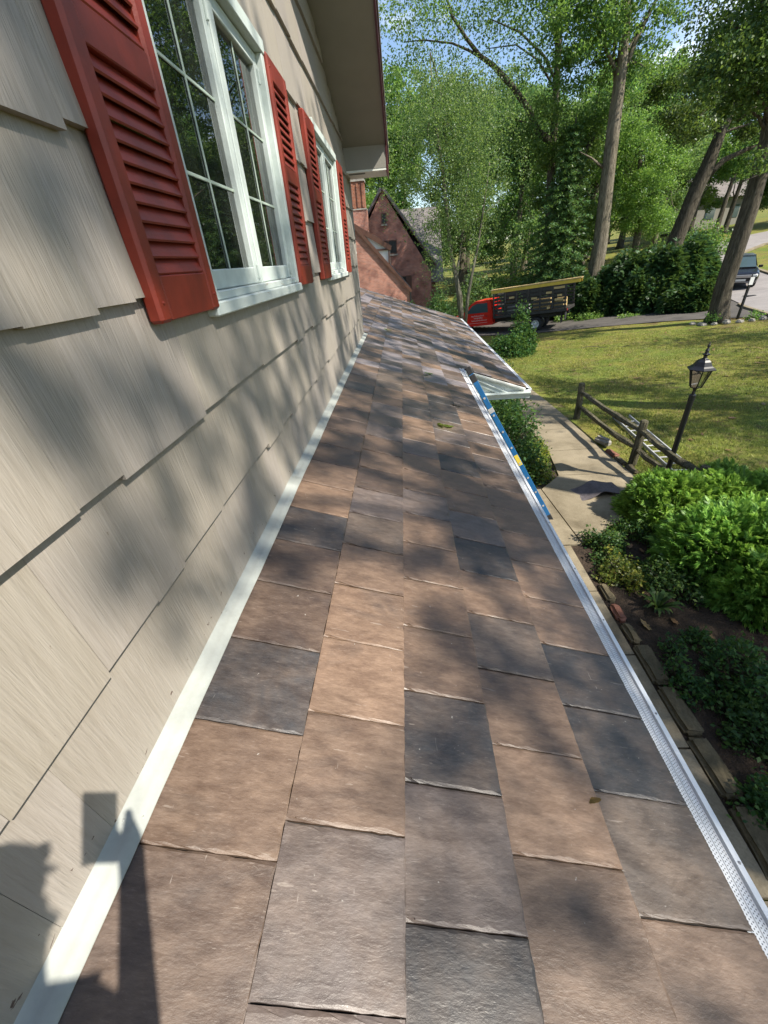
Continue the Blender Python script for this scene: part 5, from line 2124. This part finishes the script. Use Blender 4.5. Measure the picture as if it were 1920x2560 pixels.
shrub('cypress_shrub', 'bright feathery green shrub at the foot of the lamp post', 'shrub', [(4.25, 5.85, .78, .70, .82), (4.95, 5.7, .75, .7, .88), (5.6, 5.5, .7, .7, .86), (4.0, 5.55, .45, .5, .65)], 17000, .115, 'leaf_cypress', 'bright shrubs in the garden bed', n_leaf=9, width=.09, spread=.8)
shrub('cypress_shrub', 'bright feathery green shrub nearest the camera at the right edge', 'shrub', [(4.2, 4.45, .78, .8, 1.08), (4.9, 4.2, .9, .9, 1.15), (4.15, 3.85, .55, .5, .75), (5.3, 3.5, .8, .8, 1.0)], 17000, .115, 'leaf_cypress', 'bright shrubs in the garden bed', n_leaf=9, width=.09, spread=.8)
lows = [((2.95, 5.0, .34, .45, .28), 'leaf_cover', 'low dark leafy plant at the path corner of the bed'), ((2.85, 4.45, .30, .38, .34), 'leaf_yellow', 'low yellow-green leafy plant beside the gutter edge'),
        ((3.35, 4.3, .5, .5, .34), 'leaf_cover', 'low wide leafy plant left of the nearer bright shrub'), ((3.3, 2.85, .62, .5, .42), 'leaf_cover', 'low rounded leafy mound below the hosta'),
        ((3.0, 2.2, .4, .4, .22), 'leaf_cover', 'thin leafy patch beside the pillow-shaped edging stone'), ((3.25, 1.55, .6, .5, .4), 'leaf_cover', 'leafy mound at the lower right with yellow-green tips'),
        ((3.0, .75, .5, .5, .35), 'leaf_cover', 'leafy mound at the lowest corner of the bed'), ((4.0, 2.2, .6, .6, .55), 'leaf_cover', 'taller dark leafy plant at the right edge below the bright shrub'), ((3.5, 5.35, .45, .35, .25), 'leaf_cover', 'low dark leafy plant between path corner and bright shrub')]
for l, mm, lb in lows:
    x, y, rx, ry, h = l
    lobes = [(x, y, rx * .55, ry * .55, h)]
    for k in range(9):
        a = random.uniform(0, 6.28)
        q = random.uniform(.45, 1.0)
        w = random.uniform(.18, .4)
        lobes.append((x + rx * q * math.cos(a), y + ry * q * math.sin(a), rx * w, ry * w, h * random.uniform(.35, .95)))
    shrub('leafy_plant', lb, 'plant', lobes, int(6500 * rx * ry / .25) // 2 + 700, .04, mm, 'low plants in the garden bed', kind='leaf', up=.6)
# hosta
hx, hy = 3.02, 3.78
root = empty('hosta_plant', (hx, hy, -3.95), label='small rosette of long strap leaves alone on bare soil', cat='plant')
m = MB()
for k in range(22):
    a = k * 2.4
    L = random.uniform(.16, .28)
    d = Vector((math.cos(a), math.sin(a), 0))
    s = Vector((-math.sin(a), math.cos(a), 0))
    rise = random.uniform(.08, .2)
    prev = None
    for i in range(5):
        t = i / 4
        c = d * L * t + Vector((0, 0, rise * math.sin(t * 2.2)))
        w = .024 * math.sin(math.pi * min(1, t * .9 + .08))
        cur = (c - s * w, c + s * w)
        if prev:
            m.face([prev[0], prev[1], cur[1], cur[0]])
        prev = cur
m.build('leaf_rosette', 'leaf_cover', root, recalc=False)
# shrubs against the garage, under the gutter
shrub('hedge_shrub', 'dark leafy shrub under the end of the white gutter', 'shrub', [(2.1, 8.3, .68, 1.0, 1.4), (2.1, 9.8, .74, 1.0, 1.6), (2.2, 7.5, .45, .45, .8), (2.5, 9.0, .4, .5, .9)], 11000, .06, 'leaf_cover', 'shrubs against the garage', kind='leaf', up=.5)
shrub('hedge_shrub', 'lower lighter leafy shrub beside the concrete path below the ladder', 'shrub', [(2.5, 7.5, .34, .42, .42), (2.75, 8.2, .25, .42, .45)], 3400, .05, 'leaf_yellow', 'shrubs against the garage', kind='leaf', up=.5)
shrub('hedge_shrub', 'dark leafy shrub behind the boxed roof corner', 'shrub', [(2.3, 11.4, .8, 1.0, 1.6), (2.3, 13.2, .8, 1.0, 1.5)], 9000, .06, 'leaf_cover', 'shrubs against the garage', kind='leaf', up=.5)
# shrub before the truck
shrub('leafy_shrub', 'dark leafy shrub between the roof edge and the truck wheel', 'shrub', [(5.1, 20.8, .75, .7, 1.1), (5.7, 21.3, .7, .7, 1.2), (5.6, 21.6, .45, .45, 1.75, .3), (4.7, 21.2, .5, .5, .9)], 9000, .11, 'leaf_cover', None, kind='leaf', up=.3)
shrub('leafy_shrub', 'shrub with pale leaves at the foot of the brick gable', 'shrub', [(2.0, 26.8, 1.2, 1.1, 2.6), (.6, 28, 1.3, 1.2, 2.6)], 12000, .13, 'leaf_birch', None, kind='leaf', up=.3)
# yew hedge: separate bushes
yews = [([(10.9, 32.2, 1.5, 1.3, 2.9), (12.0, 31.6, 1.2, 1.3, 3.4), (13.0, 31.0, 1.3, 1.3, 3.1), (12.3, 30.7, 1.0, .8, 2.1), (11.2, 31.4, .9, .8, 2.0), (13.5, 30.4, .9, .9, 2.2)], 'dark layered yew bush behind the tail of the truck'),
        ([(14.4, 30.4, 1.3, 1.2, 3.5), (15.4, 29.8, 1.4, 1.3, 3.3), (16.2, 29.2, 1.0, 1.2, 3.5), (14.6, 29.4, 1.1, .9, 2.3), (15.6, 28.6, 1.1, .9, 2.2), (16.4, 28.3, .8, .7, 1.6)], 'tallest dark layered yew bush, middle of the hedge'),
        ([(17.3, 29.4, 1.4, 1.3, 3.4), (18.3, 29.6, 1.2, 1.3, 3.3), (18.9, 30.2, .9, 1.0, 2.9), (17.2, 28.6, 1.0, .8, 2.3), (18.2, 28.8, .9, .7, 2.0)], 'dark layered yew bush at the road end of the hedge'),
        ([(16.9, 26.6, 1.0, .9, 1.3), (16.1, 27.2, .9, .8, 1.2)], 'small low dark bush beside the big trunk')]
for l, lb in yews:
    shrub('yew_bush', lb, 'bush', l, 13000, .27, 'leaf_yew', 'yew bushes along the drive', up=.12, n_leaf=7, spread=.9, width=.12)
shrub('weed_strip', 'fringe of pale leafy weeds along the drive under the yew hedge', 'weeds', [(12.2, 29.6, 1.0, .35, .3), (14.0, 28.0, 1.0, .35, .3), (15.8, 27.2, 1.0, .4, .45), (10.9, 30.4, .8, .3, .35), (17.1, 27.4, .6, .4, .8)], 4200, .10, 'leaf_maple', None, kind='leaf', up=.5)
shrub('leafy_shrub', 'pale variegated shrub peeking above the yew hedge', 'shrub', [(18.2, 34.5, 1.5, 1.1, 2.6), (19.8, 35.4, 1.0, .9, 2.1)], 8000, .13, 'leaf_maple', None, kind='leaf', up=.4)
for u_, Yu, rx, h, lm, lb in ((1195, 34.5, 1.5, 3.0, 'leaf_birch', 'tall leafy undergrowth shrub behind the birch trunks'), (1275, 36, 1.6, 3.3, 'leaf_maple', 'bright leafy undergrowth shrub behind the truck cab'),
                            (1345, 37, 1.6, 3.0, 'leaf_oak', 'leafy undergrowth shrub left of the spruce foot'), (1425, 37.5, 1.3, 2.3, 'leaf_oak', 'low dark undergrowth shrub between spruce and tall oak'),
                            (1570, 37, 1.5, 2.6, 'leaf_maple', 'bright undergrowth shrub just right of the tall oak trunk'), (1640, 39, 1.4, 2.5, 'leaf_birch', 'pale undergrowth shrub left of the leaning oak foot'), (1735, 45, 1.6, 2.6, 'leaf_oak', 'dark undergrowth shrub right of the leaning oak by the road')):
    xu = at(u_, 680, Yu)[0]
    shrub('undergrowth_shrub', lb, 'shrub', [(xu, Yu, rx, rx, h), (xu - rx * .7, Yu + .4, rx * .7, rx * .7, h * .75), (xu + rx * .8, Yu - .3, rx * .65, rx * .7, h * .7)], 5500, .15, lm, 'undergrowth shrubs under the trees', kind='leaf', up=.35)
shrub('flower_patch', 'small leafy patch with stones at the foot of the big trunk', 'plants', [(16.4, 21.5, .35, .3, .3), (14.8, 22.0, .35, .3, .3)], 700, .08, 'leaf_maple', None, kind='leaf', up=.4)


# grass blades standing on the lawn
n = 110000
gx_ = 4.6 + 13.5 * rng.uniform(0, 1, n) ** 1.25
gy_ = 6.2 + 17.5 * rng.uniform(0, 1, n) ** 1.3
dens = np.sin(gx_ * 2.1 + np.sin(gy_ * 1.3)) * np.sin(gy_ * 1.7 + gx_ * .6) + rng.normal(0, .5, n)
ok = (dens > -.55) & ~((gx_ > 11.3 + (24.6 - gy_) * .6) & (gy_ > 20.5)) & (gy_ < 27.0 - .52 * (gx_ - 8.2)) & ~((gx_ < 6.7) & (gy_ < 6.5))
gx_, gy_ = gx_[ok], gy_[ok]
n = len(gx_)
base = np.stack([gx_, gy_, ter(gx_, gy_) + .018 * np.sin(gx_ * 1.7) * np.sin(gy_ * 1.3)], 1)
an = rng.uniform(0, 6.28, n)
wv = np.stack([np.cos(an), np.sin(an), np.zeros(n)], 1) * .011
tp = base + np.stack([rng.normal(0, .03, n), rng.normal(0, .03, n), rng.uniform(.03, .075, n)], 1)
gr = quads_mesh('grass', np.stack([base - wv, base + wv, tp], 1).reshape(-1, 3), 'leaf_grass', per=3)
tag(gr, kind='stuff')

# ------------------------------------------------------------------ fallen leaves, twigs
def leaf_shape(lobed, s):
    pts = []
    n = 26
    for i in range(n):
        a = 2 * math.pi * i / n
        r_ = .5 * s * (1 - .34 * abs(math.sin(a)) - (.16 * math.cos(7 * a) if lobed else 0))
        pts.append((r_ * math.cos(a), r_ * math.sin(a) * .7))
    return pts


lm_ = {}
for key, lob in (('oak', True), ('plain', False)):
    m = MB()
    P = leaf_shape(lob, 1.0)
    c = (0, 0, .05)
    b = len(m.v)
    m.v.append(c)
    for (x, y) in P:
        m.v.append((x, y, .22 * y * y + .10 * x * x + random.uniform(0, .03)))
    for i in range(len(P)):
        m.f.append((0, 1 + i, 1 + (i + 1) % len(P)))
        m.mi.append(0)
    o = m.build('fallen_leaf', 'leaf_dead')
    lm_[key] = o.data
    bpy.data.objects.remove(o)


def put_leaf(p, s, rz, key='oak', mt='leaf_dead', tilt=(0, 0), name='fallen_leaf', **kw):
    o = bpy.data.objects.new(name, lm_[key])
    COL.objects.link(o)
    o.location = p
    o.scale = (s, s, s)
    o.rotation_euler = (tilt[0], tilt[1], rz)
    if mt != 'leaf_dead':
        o.material_slots[0].link = 'OBJECT'
        o.material_slots[0].material = MT[mt]
    return tag(o, **kw)


for i in range(70):
    x, y = random.uniform(4.7, 13), random.uniform(7, 22)
    put_leaf((x, y, float(ter(x, y)) + .03), random.uniform(.12, .22), random.uniform(0, 6.28), 'oak', tilt=(random.uniform(-.3, .3), random.uniform(-.3, .3)), label='brown curled leaf fallen on the open lawn', cat='leaf', group='fallen leaves on the lawn')
for i in range(34):
    x, y = random.uniform(2.7, 4.3), random.uniform(1.5, 5.2)
    put_leaf((x, y, -3.93), random.uniform(.09, .17), random.uniform(0, 6.28), 'oak', tilt=(random.uniform(-.3, .3), random.uniform(-.3, .3)), label='brown leaf fallen on the dark soil of the bed', cat='leaf', group='fallen leaves in the bed')
sp_ = math.atan(SL)


def sprig(s, y, n, size, rz, label, mt):
    root = empty('leaf_sprig', rf(s, y, .02), label=label, cat='sprig')
    root.rotation_euler = (0, sp_, rz)
    m = MB()
    m.tube([(-size, 0, .004), (0, .01, .008), (size, -.01, .004)], .0022, 5)
    m.build('twig', 'bark_dark', root)
    for k in range(n):
        o = bpy.data.objects.new('leaf', lm_['oak'])
        COL.objects.link(o)
        o.parent = root
        o.location = (random.uniform(-size, size), random.uniform(-.05, .05), .008)
        o.scale = (random.uniform(.07, .12),) * 3
        o.rotation_euler = (random.uniform(-.2, .2), random.uniform(-.2, .2), random.uniform(0, 6.28))
        o.material_slots[0].link = 'OBJECT'
        o.material_slots[0].material = MT[mt]


sprig(1.06, 5.75, 7, .10, 1.0, 'green oak sprig lying on the slates left of the boxed corner', 'leaf_maple')
sprig(1.14, 3.75, 4, .06, .6, 'small yellow-green sprig on the slates left of the blue ladder', 'leaf_yellow')
sprig(.43, 8.6, 3, .07, .2, 'small green sprig on the far slates past the wall corner', 'leaf_maple')
sprig(.72, 8.3, 2, .05, .9, 'tiny green sprig on the far slates, right of its neighbour', 'leaf_maple')
put_leaf(rf(1.30, .60, .030), .055, 2.7, 'plain', tilt=(.3, sp_ + .5), name='dead_leaf', label='curled dead leaf at a slate corner in the foreground', cat='leaf')
m = MB()
pts = [Vector(rf(1.28 + .012 * i, 4.55 + .01 * math.sin(i * 2), .028)) for i in range(9)]
m.tube(pts, [.004 + .003 * math.sin(i * 2.5) ** 2 for i in range(9)], 6)
tag(m.build('twig', 'bark_dark'), 'short dark twig lying across a slate below the green sprig', 'twig')
m = MB()
q = np.array([8.8, 20.3])
pts = [(8.3 + .25 * i, 20.6 - .12 * i + .08 * math.sin(i * 1.7), float(ter(8.3 + .25 * i, 20.4)) + .04 + .05 * math.sin(i)) for i in range(8)]
m.tube(pts, .014, 5)
tag(m.build('fallen_branch', 'bark_oak'), 'thin pale branch lying on the lawn near the drive', 'branch')

# ------------------------------------------------------------------ the photographer (only the shadow shows)
fwd = Vector(RW[:, 2])
upc = Vector(-RW[:, 1])
rgt = Vector(RW[:, 0])
pc = -fwd * .022
m = MB()
mt = Matrix((rgt, upc, -fwd)).transposed().to_4x4()
mt.translation = pc
m.box((-.018, -.137, 0), (.058, .013, .008), c=.003, mtx=mt)
tag(m.build('phone', 'rubber'), 'dark phone held up by the photographer, throwing its shadow on the wall', 'phone')


def skin_body(name, pts, edges, mname, parent=None, sub=2):
    me = bpy.data.meshes.new(name)
    me.from_pydata([p[:3] for p in pts], edges, [])
    o = bpy.data.objects.new(name, me)
    COL.objects.link(o)
    sk = o.modifiers.new('skin', 'SKIN')
    for i, p in enumerate(pts):
        r_ = p[3] if isinstance(p[3], tuple) else (p[3], p[3])
        me.skin_vertices[0].data[i].radius = r_
    me.skin_vertices[0].data[0].use_root = True
    o.modifiers.new('sub', 'SUBSURF').levels = sub
    o.modifiers['sub'].render_levels = sub
    me.materials.append(MT[mname])
    if parent:
        o.parent = parent
    return o


def ph(r_, u_, b_):
    """a point given in the phone's own right / up / back axes"""
    return tuple(rgt * r_ + upc * u_ - fwd * b_)


pts, edg = [], []


def node(p, r_, link=None):
    pts.append((*p, r_))
    if link is not None:
        edg.append((link, len(pts) - 1))
    return len(pts) - 1


pel = node((.16, -.50, -.42), .145)
bel = node((.15, -.50, -.25), .14, pel)
che = node((.13, -.44, -.02), .155, bel)
nkb = node((.12, -.38, .08), .065, che)
nk = node((.115, -.35, .12), .055, nkb)
hd0 = node((.108, -.300, .185), (.078, .092), nk)
hd2 = node((.102, -.300, .280), (.050, .062), hd0)
for sx, rr_ in ((-1, -.030), (1, .070)):
    sh = node((.13 + sx * .19, -.42, .03), .06, che)
    if sx < 0:
        # the free arm hangs at the side, fingers loosely curled
        el = node((-.10, -.47, -.25), .043, sh)
        wr_ = node((-.09, -.41, -.50), .026, el)
        pal = node((-.085, -.395, -.57), (.020, .034), wr_)
        for k, (dy, ln) in enumerate(((.030, .9), (.011, 1.0), (-.009, .95), (-.028, .78))):
            f1 = node((-.085, -.393 + dy, -.615), .0095, pal)
            f2 = node((-.078, -.388 + dy, -.615 - .034 * ln), .0085, f1)
            f3 = node((-.064, -.385 + dy, -.615 - .056 * ln), .0075, f2)
        t1 = node((-.072, -.360, -.565), .011, pal)
        t2 = node((-.060, -.345, -.600), .0095, t1)
    else:
        el = node((.09 + sx * .13, -.37, -.21), .040, sh)
        wr_ = node(ph(rr_ + sx * .035, -.14, .05), .026, el)
        pal = node(ph(rr_ + sx * .014, -.095, .020), (.024, .030), wr_)
    for k, (du, ln) in enumerate(((.030, .9), (.008, 1.0), (-.014, .95), (-.035, .75)) if sx > 0 else ()):
        f1 = node(ph(rr_ + sx * .004, -.088 + du, .012), .0095, pal)
        f2 = node(ph(rr_ - sx * .001, -.082 + du, .002), .0085, f1)
        f3 = node(ph(rr_ - sx * .010 * ln, -.080 + du, -.0035), .0075, f2)
    if sx > 0:
        t1 = node(ph(rr_ - sx * .004, -.098, .030), .011, pal)
        t2 = node(ph(rr_ - sx * .026, -.072, .022), .0095, t1)
    hp = node((.16 + sx * .10, -.50, -.52), .095, pel)
    kn = node((.15 + sx * .12, -.42, -.93), .062, hp)
    an = node((.13 + sx * .13, -.47, -1.26 - .345 * sx * .13), .042, kn)
    ft = node((.13 + sx * .13, -.36, -1.295 - .345 * sx * .13), .032, an)
    node((.13 + sx * .13, -.27, -1.31 - .345 * sx * .13), .026, ft)
man = skin_body('person', pts, edg, 'skin')
tag(man, 'person standing on the slates holding up a phone in one hand, in grey shirt', 'person')
P_ = lambda i, g: (*pts[i][:3], (pts[i][3] if not isinstance(pts[i][3], tuple) else pts[i][3][0]) + g)
ar = [i for i, p in enumerate(pts) if abs(p[2] - .03) < 1e-6]
sp = [P_(pel, .012), P_(bel, .015), P_(che, .012), P_(nkb, .008), P_(ar[0], .012), P_(ar[0] + 1, .012), P_(ar[1], .012), P_(ar[1] + 1, .012)]
skin_body('shirt', sp, [(0, 1), (1, 2), (2, 3), (2, 4), (4, 5), (2, 6), (6, 7)], 'shirt', man)
hps = [i for i, p in enumerate(pts) if abs(p[2] + .52) < 1e-6]
sp = [P_(pel, .016), P_(hps[0], .012), P_(hps[0] + 1, .014), P_(hps[0] + 2, .016), P_(hps[1], .012), P_(hps[1] + 1, .014), P_(hps[1] + 2, .016)]
skin_body('trousers', sp, [(0, 1), (1, 2), (2, 3), (0, 4), (4, 5), (5, 6)], 'trouser', man)
bm = bmesh.new()
bmesh.ops.create_uvsphere(bm, u_segments=28, v_segments=18, radius=1.0)
for v in bm.verts:
    lump = 1 + .03 * math.sin(9 * v.co.x + 4 * v.co.z) * math.sin(7 * v.co.y)
    v.co = Vector((v.co.x * .098 * lump, v.co.y * .118 * lump, v.co.z * .128 * lump))
bmesh.ops.delete(bm, geom=[v for v in bm.verts if v.co.z < .02 and v.co.y > .02], context='VERTS')
for f in bm.faces:
    f.smooth = True
me = bpy.data.meshes.new('hair')
bm.to_mesh(me)
bm.free()
me.materials.append(MT['hair'])
o = bpy.data.objects.new('hair', me)
COL.objects.link(o)
o.location = (.104, -.312, .235)
o.parent = man
# face: eyes, nose, mouth, ears
for nm, pts_f, rad_f, mm in (('nose', [(.103, -.205, .222), (.102, -.186, .198), (.102, -.205, .188)], [.009, .015, .010], 'skin'), ('mouth', [(.080, -.205, .160), (.102, -.197, .158), (.124, -.205, .160)], [.003, .006, .003], 'red'),
                             ('eye', [(.066, -.207, .228), (.080, -.201, .228)], [.010, .010], 'plate'), ('eye', [(.124, -.201, .228), (.138, -.207, .228)], [.010, .010], 'plate'),
                             ('ear', [(.022, -.300, .190), (.018, -.308, .235)], [.012, .016], 'skin'), ('ear', [(.194, -.300, .190), (.198, -.308, .235)], [.012, .016], 'skin')):
    m = MB()
    m.tube(pts_f, rad_f, 10)
    m.build(nm, mm, man, smooth=True)
